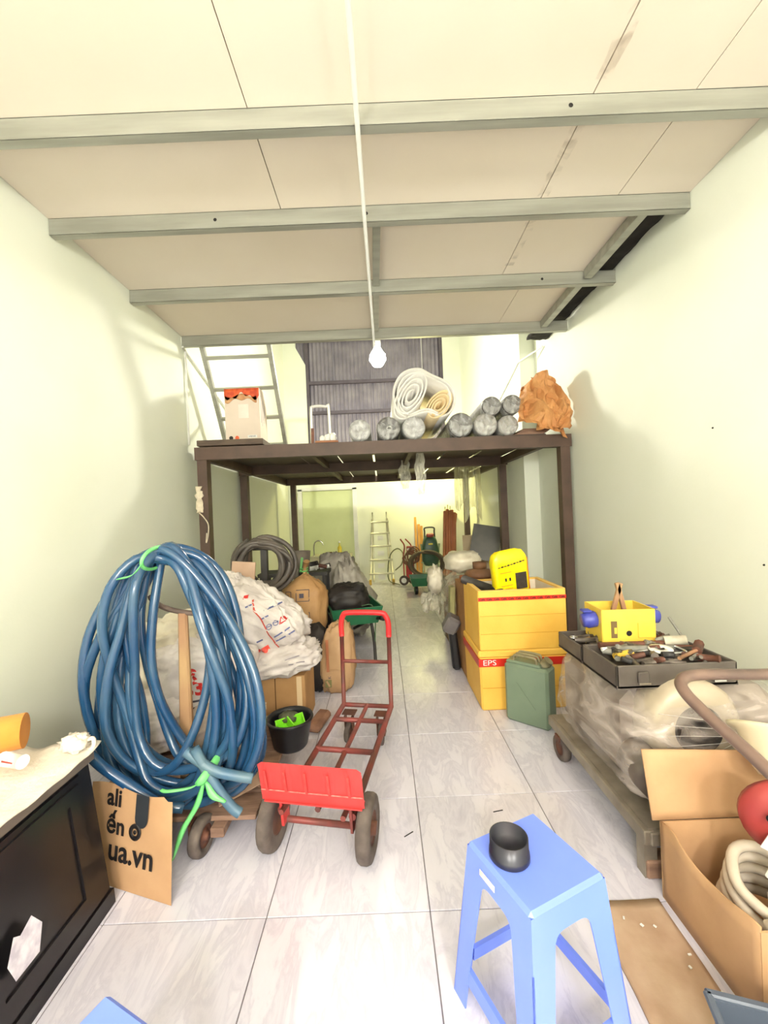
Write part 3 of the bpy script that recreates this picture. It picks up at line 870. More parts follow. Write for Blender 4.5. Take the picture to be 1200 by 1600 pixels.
for s in (-1, 1):
    MB().tube([(s * 0.17, -0.02, 0.03), (s * 0.15, -0.05, 0.40), (s * 0.19, -0.05, 0.80)], 0.018, 8).build('frame_tube', mat('pale_green_tube', (172, 190, 150), rough=0.4), wa)
for z in (0.2, 0.42):
    MB().tube([(-0.2, -0.08, z), (0.2, -0.08, z)], 0.014, 8).build('frame_bar', MATS['pale_green_tube'], wa)
for s in (-1, 1):
    wheel(wa, 'wheel', (s * 0.2, 0.05, 0.09), (1, 0, 0), 0.09, 0.05, M_BLACK, M_GREEN)

def coil(name, label, c, rx, rz, n, r, material, tilt=0.0, jitter=0.03, y0=0.06, group=None, seed=1, parent=None):
    rnd = random.Random(seed)
    pts = []
    for k in range(n):
        a0, b0, dy = rx * (1 + rnd.uniform(-jitter, jitter) * 3), rz * (1 + rnd.uniform(-jitter, jitter) * 3), rnd.uniform(-y0, y0)
        for t in range(14):
            th = 2 * PI * t / 14
            pts.append((c[0] + a0 * math.sin(th), c[1] + dy + 0.4 * y0 * math.sin(th * 2 + k) + tilt * b0 * math.cos(th), c[2] + b0 * math.cos(th)))
    m = MB().tube(catmull(pts, 3), r, 8)
    if parent is not None:
        return m.build(name, material, parent)
    return tag(m.build(name, material, loc=(c[0], c[1], c[2] - rz)), label, 'hose coil', group)
coil('hose_coil', 'oval coil of thick brown black hose leaning on the pressure washer', (0.83, 7.95, 0.46), 0.32, 0.22, 5, 0.024, mat('brown_black_hose', (94, 80, 60), (74, 62, 48), scale=6, rough=0.6), tilt=0.3, jitter=0.04, seed=5)

gb = thing('garden_cart', 'small dark green tray cart with black wheels near the back wall', 'cart', (0.74, 7.45, 0))
def tray(w, d, h, flare, z0, name, material, parent, thick=0.012):
    m = MB()
    vs = []
    for (sx, sy, z) in ((w / 2, d / 2, z0), (w / 2 * flare, d / 2 * flare, z0 + h), ((w / 2 - thick) * flare, (d / 2 - thick) * flare, z0 + h), (w / 2 - thick, d / 2 - thick, z0 + thick)):
        vs += [(-sx, -sy, z), (sx, -sy, z), (sx, sy, z), (-sx, sy, z)]
    fs = [(3, 2, 1, 0), (12, 13, 14, 15)]
    for r in range(3):
        for i in range(4):
            j = (i + 1) % 4
            fs.append((r * 4 + i, r * 4 + j, r * 4 + 4 + j, r * 4 + 4 + i))
    m.add(vs, fs)
    return m.build(name, material, parent)
M_BGREEN = mat('barrow_green', (38, 112, 74), (30, 92, 62), scale=6, rough=0.45)
tray(0.50, 0.42, 0.15, 1.15, 0.15, 'tray', M_BGREEN, gb)
for s in (-1, 1):
    wheel(gb, 'wheel', (-0.19 + 0.38 * (s > 0), -0.16, 0.085), (1, 0.1, 0), 0.085, 0.06, M_BLACK, M_BGREEN)
    MB().box((-0.19 + 0.38 * (s > 0), 0.16, 0.075), (0.03, 0.03, 0.15)).build('leg', M_BLACK, gb)

M_PIPE = mat('brown_pipe', (150, 92, 70), (126, 74, 58), scale=3, rough=0.5, rand=True)
spots = [(1.22, 1.36, 1.46), (1.28, 1.42, 1.50), (1.33, 1.47, 1.47), (1.38, 1.52, 1.48), (1.43, 1.56, 1.42), (1.30, 1.60, 1.40)]
PIPE_LAB = ['brown pole at the left of the bundle leaning on the back wall', 'second brown pole from the left in the leaning bundle', 'third brown pole from the left in the leaning bundle',
            'fourth brown pole from the left in the leaning bundle', 'thick brown pole at the right of the leaning bundle', 'brown pole behind the others in the leaning bundle']
for k, (xb, xt, h) in enumerate(spots):
    p = thing('wooden_pole', PIPE_LAB[k], 'pole', (xb, 8.45 + 0.03 * (k % 2), 0.0), 0, 'brown poles by the back wall')
    r = 0.034 if k != 4 else 0.044
    MB().tube([(0, 0, 0.012), (xt - xb, 0.42, h)], r, 10).build('shaft', M_PIPE, p)
    if k < 3:
        MB().tube([(xt - xb, 0.42, h - 0.02), (xt - xb + 0.01, 0.43, h + 0.10)], 0.012, 6).build('iron_tip', M_GALV, p)
M_YSTICK = mat('yellow_wood', (214, 158, 78), (196, 138, 60), scale=6, rough=0.6, rand=True)
for k, (x, h, w, lab) in enumerate(((0.72, 1.36, 0.05, 'tallest yellow wooden stick leaning on the back wall'), (0.79, 1.20, 0.06, 'middle yellow wooden stick leaning on the back wall'), (0.85, 1.16, 0.05, 'shortest yellow wooden stick leaning on the back wall'))):
    tag(MB().box((0, 0.10, h / 2 + 0.006), (w, 0.025, h), rot=(-0.12, 0, 0), bev=0.003).build('wooden_stick', M_YSTICK), lab, 'stick', 'yellow sticks by the back wall').location = (x, 8.83, 0)

# boards leaning at the right behind the second post
tag(MB().box((0, 0, 0.53), (0.55, 0.02, 1.06), rot=(-0.04, 0.0, 0), bev=0.002).build('leaning_board', mat('pale_board', (196, 176, 142), (182, 160, 126), scale=3, rough=0.7)), 'pale beige board standing behind the yellow foam boxes', 'board').location = (1.56, 6.62, 0.0)
tag(MB().box((0, 0, 0.42), (0.44, 0.02, 0.56), rot=(-0.25, 0.18, -0.25), bev=0.002).build('dark_sheet_metal', mat('dark_sheet', (84, 82, 70), (66, 64, 56), scale=4, rough=0.35)), 'dark tilted sheet leaning beside the second mezzanine post', 'panel').location = (1.60, 6.42, 0.52)

# ------------------------------------------------------------------ middle left: coil stand, sacks, wheelbarrow
M_SACKW = mat('white_sack', (224, 216, 212), (196, 187, 184), scale=7, rough=0.6, bump=0.5, bscale=18)
M_SACKG = mat('grey_sack', (184, 178, 166), (150, 142, 131), scale=7, rough=0.55, bump=0.35, bscale=14)
M_SACKB = mat('tan_paper_sack', (188, 148, 100), (166, 124, 78), scale=5, rough=0.6, bump=0.3, bscale=12)
M_SACKT = mat('tan_sack_clean', (190, 154, 114), (172, 136, 97), scale=5, rough=0.65, bump=0.25, bscale=12)
M_SACKK = mat('black_bag', (30, 26, 25), (44, 38, 36), scale=6, rough=0.6, bump=0.3, bscale=12)

st = thing('reel_stand', 'dark steel reel stand carrying a thick coil of grey brown hose', 'hose stand', (-1.06, 3.62, 0))
M_GREYB = mat('dark_grey_steel', (58, 54, 52), (44, 42, 41), scale=10, rough=0.6)
MB().box((0, 0.0, 0.63), (0.055, 0.05, 1.24), rot=(0, 0.01, 0)).build('post', M_GREYB, st)
for s in (-1, 1):
    MB().box((s * 0.11, 0.02, 0.95), (0.035, 0.03, 0.30), rot=(0, s * 0.72, 0)).build('arm', M_GREYB, st)
MB().tube([(-0.10, 0.02, 1.20), (0.13, 0.02, 1.20)], 0.018, 8).build('top_bar', M_GREYB, st)
MB().box((0, 0, 0.02), (0.5, 0.4, 0.04)).build('base', M_GREYB, st)
coil('coil', '', (-0.005, -0.02, 1.055), 0.225, 0.198, 13, 0.022, mat('grey_brown_hose', (92, 84, 76), (70, 64, 58), scale=5, rough=0.5), parent=st, jitter=0.08, y0=0.05, seed=11)
MB().lathe([(0.03, 0), (0.04, 0.01), (0.04, 0.05), (0.0, 0.06)], 14, place((-0.13, -0.06, 0.96), (PI / 2, 0, 0))).build('hose_fitting', M_CHROME, st)

en = thing('pump_engine', 'dark oily pump engine standing behind the white sacks', 'engine', (-1.08, 4.2, 0))
MB().box((0, 0, 0.30), (0.5, 0.40, 0.58), bev=0.03).build('block', M_GREYB, en)
MB().lathe([(0, 0), (0.09, 0), (0.1, 0.01), (0.1, 0.2), (0, 0.21)], 18, place((0.17, -0.2, 0.62))).build('cylinder', M_BLACK, en)
MB().lathe([(0, 0), (0.05, 0), (0.05, 0.16), (0, 0.16)], 14, place((0.04, -0.15, 0.60))).build('filter', M_GALV, en)
MB().lathe([(0, 0), (0.06, 0), (0.06, 0.22), (0.02, 0.23), (0, 0.23)], 14, place((-0.12, -0.12, 0.60))).build('canister', M_BLACK, en)
for k in range(5):
    MB().cyl((0.10 + 0.03 * k, -0.24, 0.45 + 0.06 * k), (0.28, -0.24, 0.46 + 0.06 * k), 0.012, 8).build('pipe', M_CHROME, en)
grp = 'odds and ends on the engine'
tag(MB().lathe([(0, 0), (0.09, 0), (0.11, 0.22), (0.1, 0.22), (0.085, 0.01), (0, 0.01)], 18, place((-0.93, 4.6, 0.86))).build('metal_pail', mat('grey_pail', (120, 110, 100), (100, 92, 84), scale=8, rough=0.5), loc=(-0.93, 4.6, 0.86)), 'small grey pail just left of the tap', 'pail')
tag(MB().blob((-1.03, 4.55, 0.92), (0.09, 0.08, 0.13), amp=0.2, seed=4, nu=16, nv=12).build('rag_bundle', M_SACKG, loc=(-1.03, 4.55, 0.79)), 'pale rag bundle beside the small grey pail', 'rag')
cl = thing('scrap_rack', 'low steel rack heaped with pipe fittings behind the brown sack', 'rack', (-0.98, 4.75, 0))
MB().box((-0.05, 0, 0.82), (0.78, 0.35, 0.04)).build('shelf', M_GREYB, cl)
for sx in (-0.40, 0.30):
    for sy in (-0.15, 0.15):
        MB().box((sx, sy, 0.4), (0.035, 0.035, 0.8)).build('leg', M_GREYB, cl)
rnd = random.Random(3)
for k in range(14):
    x = -0.1 + rnd.uniform(-0.05, 0.42); z = 0.86 + rnd.uniform(0, 0.06)
    a = rnd.uniform(-0.6, 0.6)
    MB().tube([(x - 0.05 * math.cos(a), -0.12 + rnd.uniform(-.05, .1), z), (x + 0.05 * math.cos(a), -0.12 + rnd.uniform(-.05, .1), z + 0.05 * math.sin(a))], 0.022, 8).build('fitting', (M_WHITE, M_CHROME, M_GREYB, M_RUST)[k % 4], cl)

def sack_shape(q):
    return q
# tied tan sack with printed squares
ts = thing('tied_sack', 'full tan paper sack tied at the top with green string, printed with squares', 'sack', (-0.765, 3.90, 0.30))
def tied(q):
    k = 1.0
    if q.z > 0.55:
        k = max(0.10, 1.0 - ((q.z - 0.55) / 0.45) ** 2.0 * 0.92)
    return Vector((q.x * k, q.y * k, q.z + (0.25 * max(0, q.z - 0.7))))
MB().blob((0, 0, 0.31), (0.205, 0.17, 0.30), p=3.2, amp=0.07, seed=1, fold=0.01, shape=tied, rot=(0, 0.03, 0), crease=0.035, nu=48, nv=34).build('sack_body', M_SACKB, ts)
MB().tube([(0.005, 0, 0.62), (0.01, 0, 0.68), (0.03, -0.01, 0.74)], [0.03, 0.045, 0.06], 10, flat=0.5).build('sack_neck', M_SACKB, ts)
M_GSTR = mat('green_string', (120, 190, 110), (96, 170, 90), scale=9, rough=0.5)
MB().tube(catmull([(0.035 * math.cos(t), 0.035 * math.sin(t), 0.63 + 0.004 * t) for t in [i * 0.7 for i in range(19)]], 2), 0.008, 6).build('string', M_GSTR, ts)
MB().box((-0.02, -0.02, 0.71), (0.02, 0.006, 0.14), rot=(0, 0.15, 0)).build('string_end', M_GSTR, ts)
M_BINK = mat('blue_black_ink', (70, 66, 80), rough=0.7)
def outline(parent, cx, cz, w, h, y, t, material, name, n=1, rot=(0, 0, 0)):
    m = MB()
    m.box((cx, y, cz + h / 2), (w, 0.002, t)); m.box((cx, y, cz - h / 2), (w, 0.002, t))
    m.box((cx - w / 2, y, cz), (t, 0.002, h)); m.box((cx + w / 2, y, cz), (t, 0.002, h))
    return m.build(name, material, parent)
ts_body = [c for c in ts.children if c.name.startswith('sack_body')][0]
dp = Drape(ts_body, ts)
def square(d, name, cx, cz, w, h, t, material):
    return d.line(name, [(cx - w / 2, cz - h / 2), (cx + w / 2, cz - h / 2), (cx + w / 2, cz + h / 2), (cx - w / 2, cz + h / 2), (cx - w / 2, cz - h / 2)], t, material)
square(dp, 'printed_square', -0.755, 0.745, 0.115, 0.10, 0.006, M_BINK)
dp.patch('printed_mark', [(-0.785, 0.725), (-0.745, 0.725), (-0.745, 0.765), (-0.785, 0.765)], M_BINK, 3)
square(dp, 'printed_square', -0.755, 0.545, 0.115, 0.10, 0.006, M_BINK)
dp.ring('printed_mark', (-0.755, 0.565), 0.02, 0.006, M_BINK)
dp.line('printed_mark', [(-0.755, 0.545), (-0.755, 0.505)], 0.006, M_BINK)
square(dp, 'printed_square', -0.89, 0.545, 0.05, 0.10, 0.006, M_BINK)
square(dp, 'printed_square', -0.89, 0.735, 0.05, 0.09, 0.006, M_BINK)
dp.ring('printed_mark', (-0.90, 0.735), 0.014, 0.005, M_BINK)

tag(MB().blob((-0.80, 3.85, 0.15), (0.25, 0.2, 0.155), p=3.5, amp=0.08, seed=21).build('dark_sack', mat('dark_brown_sack', (58, 44, 38), (42, 32, 28), scale=6, rough=0.7, bump=0.3, bscale=12), loc=(-0.80, 3.85, 0.0)),
    'dark brown sack on the floor under the tied tan sack', 'sack')
tag(MB().blob((-0.60, 3.48, 0.27), (0.10, 0.14, 0.275), p=3.0, amp=0.12, seed=23).build('dark_sack', mat('black_brown_sack', (44, 36, 33), (32, 26, 24), scale=6, rough=0.7, bump=0.3, bscale=12), loc=(-0.60, 3.48, 0.0)),
    'narrow black sack standing between the carton and the open tan sack', 'sack')
# tan sack standing on the floor, folded at the top
fs_ = thing('folded_sack', 'tan paper sack standing on the floor behind the red hand truck', 'sack', (-0.43, 3.45, 0))
def folded(q):
    k = 1.0 - 0.28 * max(0.0, q.z) 
    return Vector((q.x * k + 0.22 * max(0, q.z), q.y * k, q.z))
MB().blob((0, 0, 0.285), (0.155, 0.13, 0.285), p=3.6, amp=0.07, seed=6, fold=0.01, shape=folded, crease=0.04, nu=48, nv=34).build('sack_body', M_SACKT, fs_)
MB().tube(catmull([(0.156 * math.cos(t), 0.131 * math.sin(t), 0.20 + 0.012 * math.sin(3 * t)) for t in [i * PI / 8 for i in range(16)]], 2, True), 0.006, 6, closed=True).build('crease', M_SACKT, fs_)
MB().box((-0.06, -0.136, 0.105), (0.05, 0.003, 0.06)).build('printed_mark', mat('olive_ink', (120, 116, 70), rough=0.7), fs_)
MB().box((-0.062, -0.139, 0.105), (0.014, 0.002, 0.05), rot=(0, -0.5, 0)).build('printed_leaf', M_SACKT, fs_)
text('K', 0.035, M_BINK, fs_, place((-0.048, -0.139, 0.155), (PI / 2, -PI / 2, 0)))
MB().box((-0.06, -0.139, 0.33), (0.022, 0.002, 0.26)).build('red_stripe', mat('faded_red', (176, 110, 74), rough=0.7), fs_)

wbk = thing('wheelbarrow', 'green wheelbarrow loaded with a black bag behind the tan sack', 'wheelbarrow', (-0.36, 4.25, 0), 0.25)
tray(0.42, 0.60, 0.17, 1.2, 0.40, 'tray', M_BGREEN, wbk)
for s in (-1, 1):
    MB().tube(catmull([(s * 0.15, -0.25, 0.40), (s * 0.17, -0.27, 0.20), (s * 0.17, -0.29, 0.015)], 4), 0.016, 8).build('leg', M_GREYB, wbk)
    MB().tube([(s * 0.10, 0.45, 0.16), (s * 0.18, -0.2, 0.42), (s * 0.22, -0.42, 0.47)], 0.016, 8).build('handle', M_GREYB, wbk)
    MB().tube([(s * 0.22, -0.40, 0.467), (s * 0.225, -0.46, 0.475)], 0.024, 10).build('grip', M_BLACK, wbk)
wheel(wbk, 'wheel', (0, 0.45, 0.16), (1, 0, 0), 0.16, 0.06, M_RUBBER, M_GALV)
tag(MB().blob((-0.39, 4.25, 0.60), (0.215, 0.24, 0.15), p=3.0, amp=0.12, seed=8, fold=0.01, crease=0.04, nu=44, nv=30).build('black_bag', M_SACKK, loc=(-0.39, 4.25, 0.45)), 'big black bag lying in the green wheelbarrow', 'bag')
tag(MB().blob((-0.40, 5.03, 0.46), (0.27, 0.26, 0.46), p=2.6, amp=0.14, seed=12, fold=0.01, crease=0.06, nu=48, nv=34, shape=lambda q: Vector((q.x * (1 - 0.45 * max(0, q.z)) - 0.25 * max(0, q.z), q.y, q.z))).build('grey_sack', M_SACKG, loc=(-0.40, 5.03, 0)), 'tall crumpled grey white sack behind the wheelbarrow', 'sack')
tag(MB().blob((-0.66, 5.58, 0.47), (0.30, 0.25, 0.48), p=2.6, amp=0.16, seed=14, fold=0.01, crease=0.06, nu=44, nv=30).build('grey_sack', M_SACKG, loc=(-0.66, 5.58, 0)), 'crumpled grey sack behind the tied tan sack, below the tap', 'sack')
tag(MB().tube(catmull([(-0.24, 4.05, 0.56), (-0.14, 4.02, 0.57), (-0.11, 4.02, 0.45), (-0.115, 4.0, 0.32), (-0.12, 4.0, 0.22)], 4), 0.006, 6).build('dangling_rope', mat('cord_green', (70, 96, 66), rough=0.6)), 'thin green cord dangling from the wheelbarrow', 'cord')

# white sacks and cartons behind the blue hose
M_BROWNC = mat('carton_tan', (182, 140, 92), (164, 122, 78), scale=4, rough=0.75, bump=0.06, bscale=40)
cb = thing('sealed_carton', 'sealed brown carton with clear tape under the white sacks', 'box', (-0.765, 2.98, 0))
MB().box((0, 0.02, 0.185), (0.37, 0.36, 0.37), bev=0.004).build('carton_body', M_BROWNC, cb)
MB().box((-0.02, -0.1615, 0.235), (0.006, 0.003, 0.27)).build('flap_gap', mat('flap_shadow', (96, 66, 40), rough=0.9), cb)
MB().box((0.145, -0.161, 0.25), (0.035, 0.002, 0.23)).build('packing_tape', mat('clear_tape', (222, 196, 156), rough=0.2), cb)
MB().box((-0.02, -0.161, 0.10), (0.36, 0.002, 0.012)).build('packing_tape', MATS['clear_tape'], cb)
def printed_sack(name, label, c, size, rot, seed, material=M_SACKW, amp=0.10, p=3.2):
    t = thing(name, label, 'sack', c)
    t.rotation_euler = rot
    MB().blob((0, 0, 0), size, p=p, amp=amp, seed=seed, fold=0.01, nu=64, nv=44, crease=0.05).build('sack_body', material, t)
    return t
M_PINK = mat('red_seam', (206, 84, 66), (190, 70, 60), rough=0.6)
s1 = printed_sack('printed_sack', 'plump white printed sack with red band, on top of the pile beside the hose', (-0.90, 2.98, 0.735), (0.33, 0.20, 0.185), (0.35, 0.62, 0.0), 31)
M_BLUEINK = mat('blue_ink', (96, 104, 150), rough=0.6)
d1 = Drape([q for q in s1.children][0], s1)
d1.patch('red_band', [(-0.886, 0.494), (-0.788, 0.542), (-0.812, 0.604), (-0.888, 0.564)], mat('red_print', (226, 70, 56), (236, 110, 96), scale=30, rough=0.6))
for cc in [(-0.798, 0.727), (-0.757, 0.747)]:
    d1.ring('printed_mark', cc, 0.016, 0.005, M_BLUEINK)
    d1.line('printed_mark', [(cc[0] - 0.014, cc[1]), (cc[0] + 0.014, cc[1] + 0.006)], 0.005, M_BLUEINK)
d1.line('warning_triangle', [(-0.732, 0.737), (-0.691, 0.757), (-0.725, 0.780), (-0.732, 0.737)], 0.007, M_REDINK)
for q in [[(-0.766, 0.655), (-0.667, 0.708)], [(-0.758, 0.624), (-0.633, 0.685)], [(-0.89, 0.621), (-0.845, 0.641)], [(-0.848, 0.781), (-0.803, 0.801)], [(-0.837, 0.833), (-0.74, 0.86)], [(-0.954, 0.865), (-0.914, 0.88)]]:
    d1.line('printed_line', q, 0.010, M_BLUEINK)
d1.line('seam', [(-0.913, 0.907), (-0.894, 0.845), (-0.856, 0.790), (-0.808, 0.696), (-0.767, 0.616), (-0.743, 0.571)], 0.009, M_PINK)
d1.patch('red_dot', [(-0.978, 0.914), (-0.948, 0.917), (-0.947, 0.939), (-0.977, 0.936)], M_REDINK, 3)
s2 = printed_sack('white_sack', 'white sack slumped over the front of the brown carton', (-0.74, 2.90, 0.475), (0.26, 0.19, 0.105), (0.05, -0.12, 0.1), 33, amp=0.14, p=2.6)
d2 = Drape([q for q in s2.children][0], s2)
for q in [[(-0.684, 0.516), (-0.595, 0.534)], [(-0.663, 0.484), (-0.562, 0.489)], [(-0.695, 0.573), (-0.659, 0.589)]]:
    d2.line('printed_line', q, 0.008, MATS['grey_print'])
s3 = printed_sack('white_sack', 'big white sack seen through the hose with red R 53 print', (-1.17, 2.62, 0.47), (0.30, 0.21, 0.24), (0.1, 0.15, 0.05), 35)
d3 = Drape([q for q in s3.children][0], s3)
d3.text('R', 0.11, (-1.163, 0.547), 0.12, M_REDINK, 0.004)
d3.text('53', 0.125, (-1.155, 0.471), 0.12, M_REDINK, 0.004)
for q in [[(-1.208, 0.393), (-1.101, 0.404)], [(-1.202, 0.355), (-1.126, 0.363)]]:
    d3.line('printed_line', q, 0.012, M_BINK)
printed_sack('white_sack', 'cream white sack heaped behind the left side of the hose', (-1.48, 2.72, 0.60), (0.30, 0.22, 0.22), (0.1, -0.3, 0), 37, mat('cream_sack', (226, 218, 198), (204, 194, 172), scale=7, rough=0.65, bump=0.35, bscale=16))
printed_sack('white_sack', 'lower white sack on the trolley behind the hose, at left', (-1.42, 2.48, 0.29), (0.27, 0.22, 0.15), (0, 0.05, 0.1), 39)
printed_sack('white_sack', 'torn dusty white sack low behind the pick handle', (-0.98, 2.42, 0.27), (0.22, 0.2, 0.12), (0, -0.05, -0.1), 41, mat('dusty_sack', (206, 190, 176), (174, 156, 142), scale=7, rough=0.7, bump=0.35, bscale=16))
printed_sack('white_sack', 'white sack at the back of the pile under the printed sack', (-1.22, 3.05, 0.35), (0.30, 0.22, 0.34), (0, 0, 0), 43)
printed_sack('white_sack', 'small white sack tucked beside the beige board', (-1.20, 3.05, 0.87), (0.16, 0.14, 0.20), (0, 0.3, 0), 45)
tag(MB().box((0, 0, 0.56), (0.19, 0.02, 1.12), rot=(-0.03, 0.09, 0), bev=0.002).build('beige_board', mat('beige_board_m', (190, 160, 136), (174, 144, 120), scale=4, rough=0.7)), 'upright beige board sticking out above the white sacks', 'board').location = (-1.19, 3.32, 0.0)
tag(MB().tube(catmull([(-1.14, 2.20, 1.29), (-1.0, 2.20, 1.23), (-0.95, 2.22, 1.10), (-0.97, 2.35, 0.85), (-1.02, 2.5, 0.70)], 5), 0.028, 8).build('black_tube', M_BLACK, loc=(-1.0, 2.3, 0.7)), 'short black bent tube behind the top of the blue hose', 'tube')

# ------------------------------------------------------------------ front left
bc = thing('black_cabinet', 'low black cabinet at the left edge, its top covered with a white cloth', 'cabinet', (-1.56, 1.16, 0))
def fr(bot, top, z0, z1, y0, y1):
    return [(-0.46, y0, z0), (bot, y0, z0), (bot, y1, z0), (-0.46, y1, z0), (-0.46, y0, z1), (top, y0, z1), (top, y1, z1), (-0.46, y1, z1)]
BF = [(3, 2, 1, 0), (4, 5, 6, 7), (0, 1, 5, 4), (1, 2, 6, 5), (2, 3, 7, 6), (3, 0, 4, 7)]
M_CAB = mat('black_lacquer', (22, 20, 22), (30, 27, 28), scale=5, rough=0.28)
MB().add(fr(0.455, 0.385, 0.03, 0.56, -0.62, 0.42), BF).build('carcass', M_CAB, bc)
MB().add(fr(0.464, 0.46, 0.0, 0.055, -0.63, 0.43), BF).build('plinth', M_CAB, bc)
MB().add(fr(0.40, 0.40, 0.555, 0.585, -0.63, 0.435), BF).build('top_board', mat('grey_edge', (120, 108, 98), (96, 86, 78), scale=6, rough=0.5), bc)
def slab(y0, y1, z0, z1, d):
    f = lambda z: 0.4585 + (0.385 - 0.455) * (z - 0.03) / 0.53
    return [(f(z0) - 0.02, y0, z0), (f(z0) + d, y0, z0), (f(z0) + d, y1, z0), (f(z0) - 0.02, y1, z0), (f(z1) - 0.02, y0, z1), (f(z1) + d, y0, z1), (f(z1) + d, y1, z1), (f(z1) - 0.02, y1, z1)]
for (y0, y1) in ((-0.61, -0.10), (-0.09, 0.36)):
    d = MB().add(slab(y0, y1, 0.07, 0.54, 0.006), BF).build('door', M_CAB, bc)
    for (a, b, c_, e) in ((y0 + 0.02, y0 + 0.07, 0.09, 0.52), (y1 - 0.07, y1 - 0.02, 0.09, 0.52), (y0 + 0.07, y1 - 0.07, 0.09, 0.14), (y0 + 0.07, y1 - 0.07, 0.47, 0.52)):
        MB().add(slab(a, b, c_, e, 0.014), BF).build('door_rail', M_CAB, d)
MB().add([(0.424, 0.02, 0.18), (0.424, 0.10, 0.18), (0.418, 0.12, 0.25), (0.412, 0.09, 0.30), (0.414, 0.05, 0.28), (0.412, 0.03, 0.295), (0.42, 0.0, 0.24)], [(0, 1, 2, 3, 4, 5, 6)]).build('sticker', mat('white_sticker', (234, 228, 234), (196, 188, 200), scale=30, rough=0.4), bc).location = (0.045, -0.02, 0)
def cloth(u, v):
    x = -1.985 + 0.845 * u; y = 0.56 + 1.05 * v
    z = 0.596 + 0.012 * abs(noise.noise(Vector((x * 7, y * 7, 0)))) + 0.02 * max(0, noise.noise(Vector((x * 3, y * 3, 5))))
    e = max(0.0, (v - 0.93) / 0.07)
    z += 0.022 * e * (0.5 + noise.noise(Vector((x * 9, 2, 2))))
    return (x, y, z)
ct = thing('white_cloth', 'crumpled white cloth covering the top of the black cabinet', 'cloth', (-1.56, 1.1, 0.588))
M_CLOTH = mat('white_cloth', (234, 224, 208), (218, 206, 188), scale=8, rough=0.85, bump=0.5, bscale=55)
MB().sheet(cloth, 40, 44, 0.004).build('cloth_sheet', M_CLOTH, ct, world=True)
MB().blob((-1.21, 1.57, 0.633), (0.045, 0.038, 0.03), amp=0.35, freq=4, seed=5, fold=0.05).build('knotted_corner', M_CLOTH, ct, world=True)
MB().tube(catmull([(-1.19, 1.58, 0.63), (-1.155, 1.585, 0.64), (-1.15, 1.58, 0.61), (-1.17, 1.575, 0.60)], 4), 0.008, 6).build('cloth_tail', M_CLOTH, ct, world=True)
orl = thing('orange_roll', 'orange cardboard roll lying on the white cloth at the left edge', 'roll', (-1.50, 1.48, 0.70))
MB().tube([(-0.28, -0.14, 0.012), (0.125, 0.06, 0.004)], 0.062, 20).build('roll_body', mat('orange_card', (226, 150, 66), (212, 134, 54), scale=6, rough=0.5), orl)
sb = thing('small_tube', 'small white tube with a red label on the cloth beside the orange roll', 'tube', (-1.315, 1.42, 0.660))
MB().tube([(-0.045, 0.012, 0), (0.045, -0.012, 0)], 0.0235, 14).build('tube_body', M_WHITE, sb)
MB().sheet(lambda u, v: (-0.025 + 0.05 * u, -0.018 - 0.006 * (1 - abs(2 * v - 1)) + 0.006 - 0.013 * u, -0.004 + 0.018 * v), 2, 4, 0.001).build('red_label', mat('dull_red', (150, 52, 44), rough=0.5), sb)

# piece of printed cardboard leaning between cabinet and trolley
pc = thing('printed_cardboard', 'torn piece of printed cardboard reading ali, en, ua.vn propped beside the black cabinet', 'cardboard', (-0.865, 1.56, 0.0), math.radians(-18))
MB().sheet(lambda u, v: (-0.46 + 0.46 * u - 0.03 * v * u, 0.055 * v, 0.002 + (0.365 + 0.012 * math.sin(u * 7) - 0.02 * (u > 0.9)) * v), 20, 12, -0.006).build('cardboard_sheet', M_CARD, pc)
TR = (PI / 2 - 0.145, 0, 0)
def onc(x, z):
    return place((x, 0.055 * z / 0.365 - 0.0066, z), TR)
text('ali', 0.092, M_INK, pc, onc(-0.322, 0.328), bold=0.002)
text('ến', 0.092, M_INK, pc, onc(-0.305, 0.226), bold=0.002)
text('ua.vn', 0.115, M_INK, pc, onc(-0.215, 0.137), bold=0.002)
MB().lathe([(0.014, 0), (0.031, 0), (0.031, 0.0015), (0.014, 0.0015), (0.014, 0)], 18, onc(-0.20, 0.222)).build('printed_ring', M_INK, pc)
MB().lathe([(0.0, 0.0), (0.008, 0.0), (0.008, 0.0015), (0.0, 0.0015)], 12, onc(-0.20, 0.222)).build('printed_dot', M_INK, pc)
tabm = MB()
tp = [(-0.033, 0.06), (0.033, 0.06)] + [(0.033 * math.cos(a), -0.03 + 0.033 * math.sin(a)) for a in [-i * PI / 8 for i in range(9)]]
tabm.add([onc(-0.172, 0.303) @ Vector((x, y, 0.0012)) for x, y in tp], [tuple(range(len(tp)))[::-1]])
tabm.build('printed_tab', mat('slate_ink', (40, 44, 50), rough=0.6), pc)

